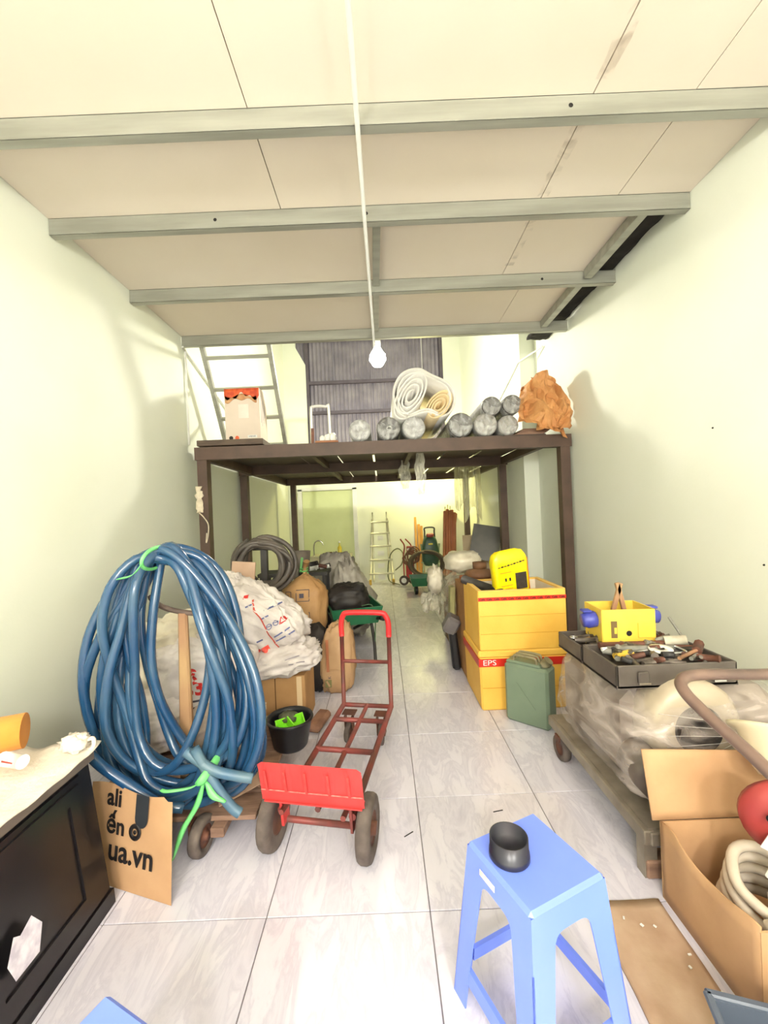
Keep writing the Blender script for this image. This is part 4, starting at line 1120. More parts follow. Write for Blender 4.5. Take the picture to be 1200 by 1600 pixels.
# low wooden trolley under the hose
tr_ = thing('wooden_trolley', 'low worn wooden trolley on small wheels under the blue hose', 'trolley', (-1.05, 2.2, 0))
M_OLDW = mat('old_wood', (150, 118, 98), (120, 92, 76), scale=7, rough=0.8, bump=0.2, stretch=(1, 5, 5))
for k in range(5):
    MB().box((0.0, -0.29 + 0.165 * k, 0.128), (0.86 - 0.03 * (k % 2), 0.15, 0.022), rot=(0, 0, 0.01 * (k % 3 - 1)), bev=0.003).build('plank', M_OLDW, tr_)
for x in (-0.30, 0.27):
    MB().box((x, 0.03, 0.095), (0.06, 0.88, 0.042), bev=0.004).build('bearer', M_OLDW, tr_)
MB().box((0.38, -0.22, 0.095), (0.16, 0.05, 0.045), bev=0.004).build('bearer_end', M_OLDW, tr_)
for (x, y) in ((0.20, -0.40), (-0.32, -0.40), (0.20, 0.42), (-0.32, 0.42)):
    w_ = wheel(tr_, 'wheel', (x, y, 0.082), (1, -0.15, 0), 0.082, 0.05, M_RUBBER, M_RUST)
    MB().box((x - 0.04, y, 0.10), (0.012, 0.06, 0.09)).build('wheel_bracket', M_RUST, tr_)
for k, (x, y, r_, s_) in enumerate(((-0.75, 1.98, 0.5, (0.20, 0.13, 0.006)), (-0.70, 2.06, -0.4, (0.17, 0.12, 0.006)), (-0.88, 2.0, 0.1, (0.14, 0.12, 0.006)))):
    tag(MB().box((0, 0, 0), s_, rot=(0.25, -0.2 + 0.3 * k, r_)).build('wood_scrap', mat('wood_scrap_m', (182, 150, 126), (150, 118, 98), scale=9, rough=0.85, rand=True)), ('broken pale board scrap on the trolley beside the red plate', 'broken board scrap leaning behind the hose ends', 'small board scrap at the foot of the pick handle')[k], 'scrap', 'board scraps on the trolley').location = (x, y, 0.185 + 0.01 * k)

# big coil of blue hose
bh = thing('blue_hose', 'big standing coil of thick blue hose tied with green tape', 'hose', (-1.0, 1.88, 0.14))
M_BLUE = mat('blue_hose', (28, 68, 106), (58, 90, 114), scale=3.5, rough=0.22, contrast=(0.4, 0.75), coat=0.3)
rnd = random.Random(17)
pts = []
NT = 21
for k in range(NT):
    q = rnd.random()
    if k in (0, 6, 12, 18):
        q = 0.97
    rxl, rxr = 0.10 + 0.23 * q + rnd.uniform(-.04, .03), 0.10 + 0.27 * ((q * 0.5 + 0.5 * rnd.random()))
    zb = 0.20 * (1 - q) + rnd.uniform(0, 0.05) - 0.0
    zt = 1.155 + rnd.uniform(-0.035, 0.035)
    dy = rnd.uniform(-0.10, 0.085)
    skew = rnd.uniform(-0.10, 0.10)
    tw = rnd.uniform(-0.07, 0.07)
    ph = rnd.uniform(-0.15, 0.15)
    for t in range(16):
        th = 2 * PI * t / 16
        s, c = math.sin(th), math.cos(th)
        wdt = (rxr if s > 0 else rxl)
        x = wdt * math.copysign(abs(s) ** 0.9, s) * (1 - 0.20 * c) 
        x += skew * (1 - c) * 0.5 - 0.035 * c
        z = (zt + zb) / 2 + (zt - zb) / 2 * c
        y = dy * (0.35 + 0.65 * abs(s)) + 0.03 * math.sin(th * 2 + ph * 9) + 0.06 * (0.5 + 0.5 * c)
        x += 0.012 * math.sin(th * 3 + k) + tw * math.sin(th * 2 + ph * 7) * abs(s)
        y += 0.03 * math.sin(th * 3 + k * 1.7)
        pts.append((x, y, z + 0.02))
MB().tube(catmull(pts, 4), 0.0205, 10).build('coil', M_BLUE, bh)
M_BLUEG = mat('grey_blue_hose', (94, 118, 128), (70, 104, 130), scale=6, rough=0.4)
e1 = MB().tube(catmull([(0.12, -0.13, 0.34), (0.24, -0.15, 0.27), (0.33, -0.14, 0.235), (0.40, -0.13, 0.215)], 5), 0.021, 10).build('hose_end', M_BLUEG, bh)
e2 = MB().tube(catmull([(0.16, -0.14, 0.36), (0.24, -0.15, 0.22), (0.31, -0.155, 0.12), (0.35, -0.155, 0.085)], 5), 0.021, 10).build('hose_end', M_BLUEG, bh)
e3 = MB().tube(catmull([(-0.31, -0.14, 0.38), (-0.22, -0.16, 0.31), (-0.10, -0.16, 0.22), (0.02, -0.15, 0.13), (0.10, -0.13, 0.10)], 5), 0.0215, 10).build('hose_end', M_BLUE, bh)
M_GTAPE = mat('green_tape', (124, 216, 128), (104, 198, 112), scale=9, rough=0.35)
def ribbon(pts, w, name):
    P = catmull(pts, 5)
    n = len(P)
    def fn(u, v):
        i = min(int(u * (n - 1) + 0.5), n - 1)
        k = w[0] + (w[1] - w[0]) * math.sin(PI * min(1, u * 1.0))
        p = P[i]
        return (p.x + (v - 0.5) * k * 0.9, p.y - 0.01 * math.sin(PI * v), p.z + (v - 0.5) * k * 0.5)
    return MB().sheet(fn, n - 1, 4, 0.0015).build(name, M_GTAPE, bh)
ribbon([(0.21, -0.165, 0.245), (0.185, -0.19, 0.15), (0.13, -0.20, 0.06), (0.085, -0.20, -0.06)], (0.012, 0.045), 'tape_end')
ribbon([(0.215, -0.165, 0.235), (0.25, -0.18, 0.18), (0.30, -0.18, 0.155)], (0.012, 0.035), 'tape_end')
ribbon([(0.20, -0.165, 0.235), (0.15, -0.175, 0.215), (0.06, -0.175, 0.205), (0.03, -0.17, 0.21)], (0.010, 0.022), 'tape_end')
MB().tube(catmull([(0.205 + 0.025 * math.cos(t), -0.06 + 0.115 * math.sin(t) - 0.01, 0.245 + 0.03 * math.cos(t)) for t in [i * PI / 6 for i in range(12)]], 3, True), 0.013, 6, closed=True, flat=1.5).build('tape_loop', M_GTAPE, bh)
MB().tube(catmull([(-0.055 + 0.015 * math.cos(t), 0.02 + 0.115 * math.sin(t), 1.160 + 0.05 * math.cos(t)) for t in [i * PI / 6 for i in range(12)]], 3, True), 0.007, 6, closed=True, flat=1.3).build('tape_loop', M_GTAPE, bh)
ribbon([(-0.055, -0.10, 1.14), (-0.09, -0.11, 1.10), (-0.16, -0.10, 1.085)], (0.010, 0.022), 'tape_end')

pk = thing('pick_tool', 'wooden handled pick standing inside the blue hose coil', 'pick', (-1.01, 2.02, 0.14))
M_HANDLE = mat('pick_wood', (176, 144, 100), (150, 104, 80), scale=3, rough=0.6, stretch=(2, 2, 0.8))
MB().box((0.005, 0, 0.44), (0.062, 0.036, 0.88), rot=(0, 0.008, 0), bev=0.008, taper=(1.15, 0.72)).build('handle', M_HANDLE, pk)
MB().tube(catmull([(0.13, 0.0, 0.86), (0.02, 0, 0.875), (-0.06, 0, 0.895), (-0.12, 0, 0.925), (-0.155, 0, 0.965)], 4), [0.013] * 8 + [0.014] * 8 + [0.008], 8).build('head', mat('pick_iron', (108, 90, 80), (84, 70, 62), scale=9, rough=0.6), pk)

bu = thing('mortar_bucket', 'black rubber bucket on the trolley end beside the red hand truck', 'bucket', (-0.585, 2.38, 0.139))
MB().lathe([(0, 0), (0.088, 0), (0.098, 0.012), (0.125, 0.145), (0.136, 0.16), (0.134, 0.168), (0.120, 0.166), (0.114, 0.15), (0.088, 0.016), (0, 0.012)], 28).build('bucket_body', M_BLACK, bu)
sc_ = thing('green_scoop', 'bright green plastic scoop lying in the black bucket', 'scoop', (-0.575, 2.36, 0.245))
M_LIME = mat('lime_plastic', (140, 226, 48), (126, 212, 40), scale=6, rough=0.35)
sc_.rotation_euler = (0.25, -0.12, 0.35)
tray(0.14, 0.09, 0.045, 1.15, 0.0, 'scoop_body', M_LIME, sc_, 0.004)
MB().box((0.0, 0.0, 0.03), (0.008, 0.09, 0.05), rot=(0, 0.2, 0.3)).build('divider', M_LIME, sc_)
tag(MB().blob((-0.60, 2.42, 0.285), (0.055, 0.045, 0.025), amp=0.3, seed=17, nu=14, nv=8).build('rag', mat('olive_rag', (96, 98, 74), (64, 66, 52), scale=20, rough=0.9), loc=(-0.6, 2.42, 0.26)), 'olive rag lying in the black bucket behind the scoop', 'rag')
tag(MB().box((0, 0, 0), (0.10, 0.22, 0.06), rot=(0.1, 0, -0.3), bev=0.02).build('work_glove', mat('dusty_brown', (156, 116, 92), (128, 92, 74), scale=12, rough=0.9)), 'dusty brown handled bag on the floor behind the black bucket', 'bag').location = (-0.50, 2.86, 0.036)

# ------------------------------------------------------------------ red hand truck in the middle
ht = thing('red_hand_truck', 'red convertible hand truck with worn plate in the middle of the floor', 'hand truck', (-0.15, 2.70, 0), math.radians(-11))
M_RED = mat('red_plate', (200, 62, 60), (188, 52, 51), scale=6, rough=0.42, contrast=(0.4, 0.7))
M_REDW = mat('worn_red_tube', (132, 58, 52), (100, 58, 52), scale=10, rough=0.5, metal=0.1)
M_REDB = mat('red_grip', (206, 42, 46), rough=0.4)
HW, ZR = 0.16, 0.205
for s in (-1, 1):
    MB().tube([(s * HW, 0, ZR), (s * HW, -0.97, ZR - 0.01)], 0.016, 10).build('side_rail', M_REDW, ht)
    MB().tube([(s * HW, 0.0, ZR), (s * HW, 0.015, 0.66)], 0.0145, 10).build('upright', M_REDW, ht)
MB().tube(catmull([(-HW, 0.015, 0.655), (-HW, 0.015, 0.74), (-HW + 0.015, 0.012, 0.79), (-HW + 0.055, 0.01, 0.812), (HW - 0.055, 0.01, 0.812), (HW - 0.015, 0.012, 0.79), (HW, 0.015, 0.74), (HW, 0.015, 0.655)], 5), 0.0185, 10).build('handle_grip', M_REDB, ht)
MB().tube([(-HW, 0.008, 0.49), (HW, 0.008, 0.49)], 0.0125, 8).build('cross_tube', M_REDW, ht)
for y in (-0.005, -0.20, -0.52):
    MB().tube([(-HW, y, ZR), (HW, y, ZR)], 0.0145, 8).build('cross_tube', M_REDW, ht)
MB().tube([(0.0, -0.005, ZR + 0.002), (0.0, -0.95, ZR - 0.008)], 0.0135, 8).build('centre_rail', M_REDW, ht)
# toe plate
pltz = MB()
def plate(u, v):
    x = -0.225 + 0.45 * u
    z = 0.262 + 0.18 * v
    y = -1.005 - 0.035 * v if v > 0.25 else -1.005 - 0.035 * 0.25 + 0.03 * (0.25 - v)
    cu_, cv_ = min(u, 1 - u), 1 - v
    if cu_ < 0.04 and cv_ < 0.1:
        k = 0.04
        z -= 0.012 * (1 - cu_ / 0.04)
    rib = 0
    for rx in (0.08, 0.27, 0.47, 0.69, 0.88):
        if abs(u - rx) < 0.022 and v > 0.28 and v < 0.93:
            rib = 0.005
    return (x, y - rib, z)
pltz.sheet(plate, 46, 14, -0.004)
tp_ = pltz.build('toe_plate', M_RED, ht)
MB().box((0, -1.0185, 0.312), (0.445, 0.003, 0.003), rot=(0.1, 0, 0)).build('worn_line', mat('worn_paint', (214, 150, 140), (206, 96, 88), scale=40, rough=0.6), tp_)
for rx in (0.08, 0.27, 0.47, 0.69, 0.88):
    MB().box((-0.225 + 0.45 * rx, -1.0405, 0.365), (0.010, 0.003, 0.10), rot=(0.21, 0, 0)).build('rib_edge', mat('rib_red', (214, 70, 64), (206, 52, 50), scale=30, rough=0.4), tp_)
MB().box((0, -0.985, 0.258), (0.43, 0.055, 0.006)).build('plate_foot', M_RED, ht)
MB().tube([(-0.17, -0.93, 0.128), (0.17, -0.93, 0.128)], 0.0135, 8).build('axle', M_REDW, ht)
for s in (-1, 1):
    MB().box((s * 0.155, -0.945, 0.185), (0.012, 0.06, 0.12), rot=(0.15, 0, 0)).build('axle_bracket', M_RED if s < 0 else M_REDW, ht)
    MB().tube([(s * 0.135, -1.02, 0.222), (s * 0.135, -0.94, 0.215)], 0.012, 8).build('tube_end', M_REDW, ht)
    wheel(ht, 'wheel', (s * 0.215, -0.93, 0.128), (s, 0, 0), 0.128, 0.062, M_RUBBER, M_RUST, 0.5)
    # casters at the handle end
    cx = s * 0.105
    MB().box((cx, -0.06, ZR - 0.022), (0.085, 0.07, 0.006)).build('caster_plate', M_RUST, ht)
    MB().box((cx - 0.024, -0.075, 0.12), (0.005, 0.05, 0.12), rot=(0.1, 0, 0)).build('caster_fork', M_RUST, ht)
    MB().box((cx + 0.024, -0.075, 0.12), (0.005, 0.05, 0.12), rot=(0.1, 0, 0)).build('caster_fork', M_RUST, ht)
    wheel(ht, 'caster_wheel', (cx, -0.085, 0.066), (1, 0.12 * s, 0), 0.064, 0.034, M_RUBBER, M_RUST, 0.5)

# ------------------------------------------------------------------ right: foam boxes, jerrycan, wrapped machine
M_YEL = mat('yellow_foam', (240, 192, 84), (233, 180, 72), scale=4, rough=0.55, bump=0.12, bscale=120)
M_YELW = mat('pale_foam_inside', (236, 222, 200), (226, 210, 186), scale=5, rough=0.7)
M_TAPE = mat('red_tape', (204, 46, 34), rough=0.3)
def open_box(parent, w, d, h, t, name, material, inner=None, bottom=True):
    m = MB()
    m.box((0, -d / 2 + t / 2, h / 2), (w, t, h), bev=0.006)
    m.box((0, d / 2 - t / 2, h / 2), (w, t, h), bev=0.006)
    m.box((-w / 2 + t / 2, 0, h / 2), (t, d - 2 * t + 0.004, h))
    m.box((w / 2 - t / 2, 0, h / 2), (t, d - 2 * t + 0.004, h))
    m.box((0, 0, t / 2), (w - 0.01, d - 0.01, t))
    b = m.build(name, material, parent)
    return b
lb = thing('foam_box', 'closed yellow foam box on the floor with red tape reading EPS', 'foam box', (0.975, 3.235, 0))
MB().box((0, 0, 0.195), (0.635, 0.55, 0.39), bev=0.012, taper=(0.97, 1.0)).build('box_body', M_YEL, lb)
MB().box((0, 0, 0.412), (0.645, 0.56, 0.05), bev=0.010).build('lid', M_YEL, lb)
MB().box((0, 0, 0.352), (0.646, 0.5605, 0.055)).build('tape', M_TAPE, lb)
text('EPS', 0.055, M_WHITE, lb, place((-0.245, -0.2812, 0.352), (PI / 2, 0, 0)), sx=1.25)
text('C', 0.055, M_WHITE, lb, place((-0.10, -0.2812, 0.352), (PI / 2, 0, 0)), sx=1.25)
MB().box((0, -0.278, 0.17), (0.60, 0.002, 0.003)).build('seam', mat('yellow_seam', (206, 140, 26), rough=0.7), lb)
ub = thing('foam_box', 'open yellow foam box stacked on top, ringed by a red printed tape', 'foam box', (0.985, 3.225, 0.4385))
open_box(ub, 0.635, 0.53, 0.43, 0.035, 'box_body', M_YEL)
m = MB()
m.box((0, 0.2285, 0.24), (0.56, 0.002, 0.36)); m.box((-0.281, 0, 0.24), (0.002, 0.455, 0.36)); m.box((0.281, 0, 0.24), (0.002, 0.455, 0.36)); m.box((0, -0.2285, 0.24), (0.56, 0.002, 0.36))
m.build('inner_lining', M_YELW, ub)
m = MB()
m.box((0, 0.2475, 0.4305), (0.63, 0.032, 0.003)); m.box((0, -0.2475, 0.4305), (0.63, 0.032, 0.003)); m.box((-0.3, 0, 0.4305), (0.032, 0.46, 0.003)); m.box((0.3, 0, 0.4305), (0.032, 0.46, 0.003))
m.build('rim', mat('yellow_rim', (240, 200, 110), rough=0.6), ub)
MB().box((0, -0.2665, 0.372), (0.637, 0.003, 0.026)).build('tape', M_TAPE, ub)
for k in range(12):
    text('Cafe', 0.021, mat('dark_red_ink', (90, 20, 16), rough=0.5), ub, place((-0.29 + 0.0525 * k, -0.2685, 0.372), (PI / 2, 0, 0)), name='tape_lettering', bold=0.0006)
for z in (0.12, 0.25):
    MB().box((0.0, -0.2662, z), (0.62, 0.002, 0.002)).build('seam', MATS['yellow_seam'], ub)

yp = thing('yellow_pack', 'bright yellow printed plastic pack standing in the open foam box', 'pack', (0.965, 3.13, 0.80))
yp.rotation_euler = (0.12, -0.13, 0.12)
M_PACK = mat('yellow_pack', (244, 226, 20), (236, 204, 16), scale=9, rough=0.25, bump=0.25, bscale=14)
def packs(q):
    k = 1.0 if q.z < 0.6 else 1 - (q.z - 0.6) * 0.9
    return Vector((q.x, q.y * max(0.1, k), q.z))
MB().blob((0, 0, 0.17), (0.135, 0.05, 0.185), p=5, amp=0.05, seed=3, shape=packs).build('pack_body', M_PACK, yp)
MB().box((0.065, -0.0545, 0.12), (0.085, 0.004, 0.125), rot=(0, 0.02, 0)).build('dark_panel', mat('dark_print', (52, 44, 40), (70, 60, 54), scale=30, rough=0.4), yp)
m = MB()
for q in range(9):
    m.box((-0.095 + 0.024 * q, -0.0545 + 0.001 * abs(q - 4), 0.243 + 0.003 * q), (0.017, 0.003, 0.006 + 0.004 * (q % 2)))
m.build('print_line', M_INK, yp)
for x in (-0.055, -0.022):
    MB().box((x, -0.0555, 0.145), (0.012, 0.003, 0.024)).build('print_mark', M_INK, yp)
for z in (0.20, 0.10, 0.075, 0.05):
    MB().box((-0.05, -0.0545, z), (0.09, 0.002, 0.004)).build('print_line', mat('orange_ink', (206, 140, 20), rough=0.5), yp)
MB().box((0.134, 0.0, 0.15), (0.006, 0.075, 0.27), rot=(0, 0.0, 0), bev=0.002).build('orange_side', mat('orange_side', (226, 138, 30), rough=0.4), yp)
tag(MB().tube([(0.66, 3.42, 0.885), (0.87, 3.06, 0.83)], 0.036, 16).build('dark_pipe', mat('dark_grey_pipe', (66, 62, 58), (54, 50, 47), scale=6, rough=0.5), loc=(0.75, 3.25, 0.8)), 'dark grey pipe lying across the corner of the open foam box', 'pipe')
bd = thing('brown_reel', 'round brown reel lying behind the open foam box', 'reel', (0.86, 3.70, 0.86))
M_REEL = mat('reel_brown', (120, 84, 56), (96, 66, 44), scale=8, rough=0.6)
MB().lathe([(0, 0), (0.13, 0), (0.135, 0.02), (0.12, 0.055), (0.05, 0.07), (0.05, 0.12), (0.0, 0.12)], 24).build('reel_body', M_REEL, bd)
MB().lathe([(0.05, 0.071), (0.062, 0.075), (0.062, 0.13), (0.04, 0.13), (0.04, 0.08)], 20).build('reel_collar', M_REEL, bd)
tag(MB().box((0.88, 3.70, 0.835), (0.36, 0.30, 0.04), bev=0.006).build('orange_tray', mat('orange_brown_lid', (192, 108, 64), (172, 92, 54), scale=6, rough=0.6), loc=(0.88, 3.7, 0.81)), 'orange brown tray under the round reel behind the foam boxes', 'tray')
tag(MB().box((0.95, 3.74, 0.405), (0.55, 0.42, 0.81), bev=0.006).build('back_carton', M_CARD2, loc=(0.95, 3.74, 0)), 'tall brown carton hidden behind the yellow foam boxes', 'box')

jc = thing('jerrycan', 'dark green metal jerrycan beside the yellow foam boxes', 'jerrycan', (0.96, 2.80, 0), math.radians(-41))
M_JERRY = mat('jerry_green', (116, 132, 110), (104, 120, 100), scale=4, rough=0.45)
MB().box((0, 0.0, 0.20), (0.30, 0.15, 0.40), bev=0.018).build('can_body', M_JERRY, jc)
m = MB(); m.box((-0.02, 0, 0.405), (0.24, 0.13, 0.025), bev=0.01); m.build('shoulder', M_JERRY, jc)
M_HND = mat('worn_handle', (150, 140, 104), (122, 114, 86), scale=14, rough=0.5)
for y in (-0.045, 0.0, 0.045):
    MB().tube(catmull([(-0.09, y, 0.41), (-0.085, y, 0.445), (-0.06, y, 0.455), (0.04, y, 0.455), (0.065, y, 0.445), (0.07, y, 0.41)], 4), 0.0085, 8).build('handle', M_HND, jc)
MB().tube([(0.10, 0, 0.40), (0.135, 0, 0.445)], 0.032, 14).build('spout_cap', M_HND, jc)
MB().box((0, -0.0765, 0.20), (0.20, 0.002, 0.005), rot=(0, 0.9, 0)).build('pressed_rib', M_JERRY, jc)
MB().box((0, -0.0765, 0.20), (0.20, 0.002, 0.005), rot=(0, -0.9, 0)).build('pressed_rib', M_JERRY, jc)

# cartons and film behind the foam boxes
cf = thing('torn_carton', 'brown carton spilling crumpled clear plastic, left of the foam boxes', 'box', (0.82, 4.55, 0))
MB().box((0.03, 0.05, 0.36), (0.34, 0.40, 0.70), bev=0.004).build('carton_body', mat('dark_carton', (140, 98, 50), (108, 74, 40), scale=5, rough=0.75), cf)
F_BAG = film('bag_film', (240, 234, 214), 0.62, 6)
MB().blob((0.0, 0.0, 0.40), (0.215, 0.26, 0.40), p=3.4, amp=0.10, seed=19, fold=0.03, freq=3.5).build('plastic_cover', film('cover_film', (232, 226, 200), 0.22, 5), cf)
M_BAGW = mat('milky_plastic', (232, 224, 204), (206, 196, 172), scale=8, rough=0.35, bump=0.4, bscale=16)
tag(MB().blob((0.86, 4.50, 0.905), (0.20, 0.20, 0.115), p=2.4, amp=0.16, seed=25, fold=0.03).build('plastic_bundle', M_BAGW, loc=(0.86, 4.5, 0.8)), 'whitish crumpled plastic bundle on top of the torn carton', 'plastic bundle')
tag(MB().blob((0.57, 4.62, 0.69), (0.085, 0.09, 0.15), p=2.2, amp=0.30, freq=3, seed=27, fold=0.05).build('plastic_bundle', M_BAGW, loc=(0.57, 4.62, 0.54)), 'small cream plastic bundle hanging at the left corner of the torn carton', 'plastic bundle')
def spill(u, v):
    return (0.42 + 0.22 * u + 0.03 * noise.noise(Vector((u * 4, v * 4, 1))), 4.75 + 0.12 * noise.noise(Vector((u * 3, v * 3, 9))) + 0.15 * v, 0.30 + 0.34 * v * (0.4 + 0.6 * u) + 0.07 * noise.noise(Vector((u * 5, v * 5, 3))))
tag(MB().sheet(spill, 16, 16, 0.001, smooth=False).build('plastic_sheet', F_BAG, loc=(0.5, 4.8, 0)), 'loose clear plastic sheet spilling from the torn carton towards the aisle', 'plastic film')
bl = thing('dark_blower', 'dark grey plastic machine nozzle leaning beside the lower foam box', 'tool', (0.575, 3.78, 0))
MB().box((0.02, 0.0, 0.42), (0.13, 0.14, 0.16), rot=(0.2, 0.5, 0), bev=0.02).build('head', mat('grey_plastic', (120, 114, 112), (100, 95, 94), scale=6, rough=0.4), bl)
MB().box((0.04, 0.0, 0.19), (0.075, 0.10, 0.37), rot=(0, -0.08, 0), bev=0.02).build('body', M_BLACK, bl)
MB().box((0.05, 0.10, 0.60), (0.05, 0.12, 0.30), rot=(0, 0.05, 0), bev=0.01).build('pale_pad', mat('olive_foam', (150, 144, 96), (128, 122, 82), scale=8, rough=0.8), bl)

# cart with wrapped machine
ca_ = thing('steel_cart', 'low steel platform cart carrying the film wrapped machine', 'cart', (1.38, 2.04, 0))
M_CARTS = mat('cart_steel', (150, 140, 126), (122, 112, 100), scale=8, rough=0.5, metal=0.2)
MB().box((0, 0, 0.192), (0.80, 0.90, 0.012)).build('deck', M_CARTS, ca_)
for x in (-0.40, 0.40):
    MB().box((x, 0, 0.165), (0.04, 0.92, 0.055), bev=0.004).build('side_rail', M_CARTS, ca_)
for y in (-0.45, 0.0, 0.45):
    MB().box((0, y, 0.165), (0.80, 0.04, 0.05), bev=0.004).build('cross_rail', M_CARTS, ca_)
for (x, y) in ((-0.40, 0.32), (0.38, 0.32), (0.38, -0.36)):
    wheel(ca_, 'wheel', (x, y, 0.072), (1, 0.1, 0), 0.072, 0.045, M_RUBBER, M_RUST)
    MB().box((x, y, 0.13), (0.06, 0.05, 0.03)).build('wheel_bracket', M_RUST, ca_)
MB().box((-0.39, -0.42, 0.075), (0.05, 0.05, 0.15)).build('front_leg', M_CARTS, ca_)
MB().box((-0.36, -0.42, 0.035), (0.10, 0.07, 0.07), bev=0.006).build('leg_block', M_OLDW, ca_)

wm = thing('wrapped_machine', 'grey machine with a round drum end, wrapped in clear stretch film', 'machine', (1.38, 2.04, 0.199))
M_MACH = mat('machine_grey', (150, 136, 124), (122, 110, 100), scale=5, rough=0.45)
MB().box((0.0, 0.10, 0.21), (0.68, 0.66, 0.42), bev=0.05).build('housing', M_MACH, wm)
MB().box((-0.12, -0.30, 0.10), (0.42, 0.26, 0.19), bev=0.03).build('lower_box', mat('machine_base', (128, 120, 112), (104, 98, 92), scale=6, rough=0.4), wm)
Md = place((-0.11, -0.19, 0.315), (PI / 2, 0, 0))
MB().lathe([(0, 0), (0.185, 0), (0.195, 0.02), (0.195, 0.13), (0.175, 0.155), (0.115, 0.165), (0.10, 0.16)], 32, Md).build('drum', mat('drum_cream', (184, 170, 148), (166, 152, 130), scale=5, rough=0.35), wm)
MB().lathe([(0.10, 0.16), (0.095, 0.168), (0.09, 0.05), (0.0, 0.05)], 28, Md).build('drum_mouth', M_DARK, wm)
for k in range(10):
    a = k * PI / 5
    MB().box(Md @ Vector((0.065 * math.cos(a), 0.065 * math.sin(a), 0.07)), (0.05, 0.02, 0.004), rot=(0, -a, 0)).build('blade', mat('blade_brown', (92, 78, 66), rough=0.4), wm)
MB().lathe([(0, 0), (0.085, 0), (0.09, 0.01), (0.09, 0.16), (0, 0.17)], 20, place((-0.30, -0.22, 0.14), (PI / 2, 0, 0))).build('motor', mat('motor_grey', (104, 92, 82), (86, 76, 68), scale=8, rough=0.4), wm)
F_WRAP = film('stretch_film', (220, 206, 196), 0.22, 4.5, rough=0.12, streak=(1, 1, 2.4), lo=0.38, hi=0.72)
MB().blob((-0.01, 0.02, 0.222), (0.395, 0.43, 0.235), p=5.5, amp=0.05, freq=2.4, seed=29, fold=0.012, nu=56, nv=30,
          shape=lambda q: Vector((q.x * (1 - 0.14 * max(0, q.z)), q.y * (1 - 0.05 * q.z), q.z))).build('stretch_film', F_WRAP, wm)
for k in range(7):
    MB().tube([(-0.29 + 0.01 * k, -0.37 - 0.002 * k, 0.40 - 0.045 * k), (-0.05, -0.375, 0.36 - 0.03 * k), (0.14, -0.33, 0.27 + 0.012 * (k - 3))], 0.0012, 5).build('film_fold', film('fold_film', (246, 240, 234), 0.6, 12), wm)

# open tool case on the machine
tk = thing('tool_case', 'open black tool case full of tools lying on the wrapped machine', 'tool case', (1.235, 1.985, 0.665))
M_CASE = mat('case_black', (78, 70, 64), (94, 86, 78), scale=10, rough=0.5)
def case(name, w, d, h, y):
    m = MB(); t = 0.012
    m.box((0, y, t / 2), (w, d, t))
    m.box((0, y - d / 2 + t / 2, h / 2), (w, t, h), bev=0.004); m.box((0, y + d / 2 - t / 2, h / 2), (w, t, h), bev=0.004)
    m.box((-w / 2 + t / 2, y, h / 2), (t, d, h), bev=0.004); m.box((w / 2 - t / 2, y, h / 2), (t, d, h), bev=0.004)
    return m.build(name, M_CASE, tk)
case('case_base', 0.52, 0.30, 0.10, -0.08)
lid = case('case_lid', 0.52, 0.27, 0.085, 0.215)
for x in (-0.15, 0.17):
    l_ = MB().box((x, -0.238, 0.05), (0.045, 0.014, 0.05), bev=0.004).build('latch', M_CASE, tk)
    MB().box((x, -0.247, 0.028), (0.05, 0.004, 0.008)).build('latch_wire', M_CHROME, l_)
def tool(name, label, cat_, segs, z=0.0):
    """segs: (part name, points, radius, material)"""
    o = thing(name, label, cat_, (1.235, 1.985, 0.665), 0, 'tools in the open case')
    for (pn, pts_, r_, m_) in segs:
        MB().tube(pts_, r_, 8).build(pn, m_, o)
    return o
M_TOOL = mat('tool_steel', (120, 110, 100), (84, 76, 70), scale=20, rough=0.45, metal=0.4)
M_TOOLG = mat('tool_grey', (140, 138, 128), (110, 108, 100), scale=14, rough=0.5)
M_YGRIP = mat('yellow_grip', (218, 178, 60), (60, 52, 40), scale=26, rough=0.5, contrast=(0.48, 0.52))
tool('screwdriver', 'yellow and black gripped screwdriver at the left of the tool case', 'screwdriver', [('grip', [(-0.19, -0.10, 0.095), (-0.10, -0.075, 0.10)], 0.017, M_YGRIP), ('shaft', [(-0.10, -0.075, 0.10), (0.0, -0.05, 0.10)], 0.005, M_CHROME)])
tool('file_tool', 'long grey file lying along the back of the tool case', 'file', [('blade', [(-0.19, -0.03, 0.105), (0.12, -0.045, 0.105)], 0.014, M_TOOLG), ('tang', [(-0.215, -0.029, 0.105), (-0.19, -0.03, 0.105)], 0.010, M_WHITE)])
tool('rasp_tool', 'brown iron bar lying against the rear wall of the tool case', 'bar', [('bar', [(-0.19, 0.04, 0.10), (0.14, 0.03, 0.10)], 0.016, M_RUST)])
tool('hex_key', 'bent chrome hex key in the tool case', 'hex key', [('arm', catmull([(0.0, -0.135, 0.11), (0.10, -0.13, 0.11), (0.125, -0.115, 0.11), (0.115, -0.06, 0.115)], 4), 0.006, M_CHROME)])
ps = tool('pipe_wrench', 'dull steel pipe wrench across the middle of the tool case', 'wrench', [('handle', [(-0.16, -0.15, 0.085), (0.05, -0.135, 0.09)], 0.013, M_TOOL), ('jaw', [(0.05, -0.16, 0.09), (0.09, -0.10, 0.092)], 0.018, M_TOOL)])
tool('pliers', 'dark pliers in the front of the tool case', 'pliers', [('jaw', [(-0.12, -0.19, 0.09), (-0.05, -0.18, 0.092)], 0.012, M_TOOL), ('handle', [(-0.05, -0.18, 0.092), (0.06, -0.20, 0.092)], 0.008, M_TOOL), ('handle', [(-0.05, -0.18, 0.092), (0.06, -0.165, 0.092)], 0.008, M_TOOL)])
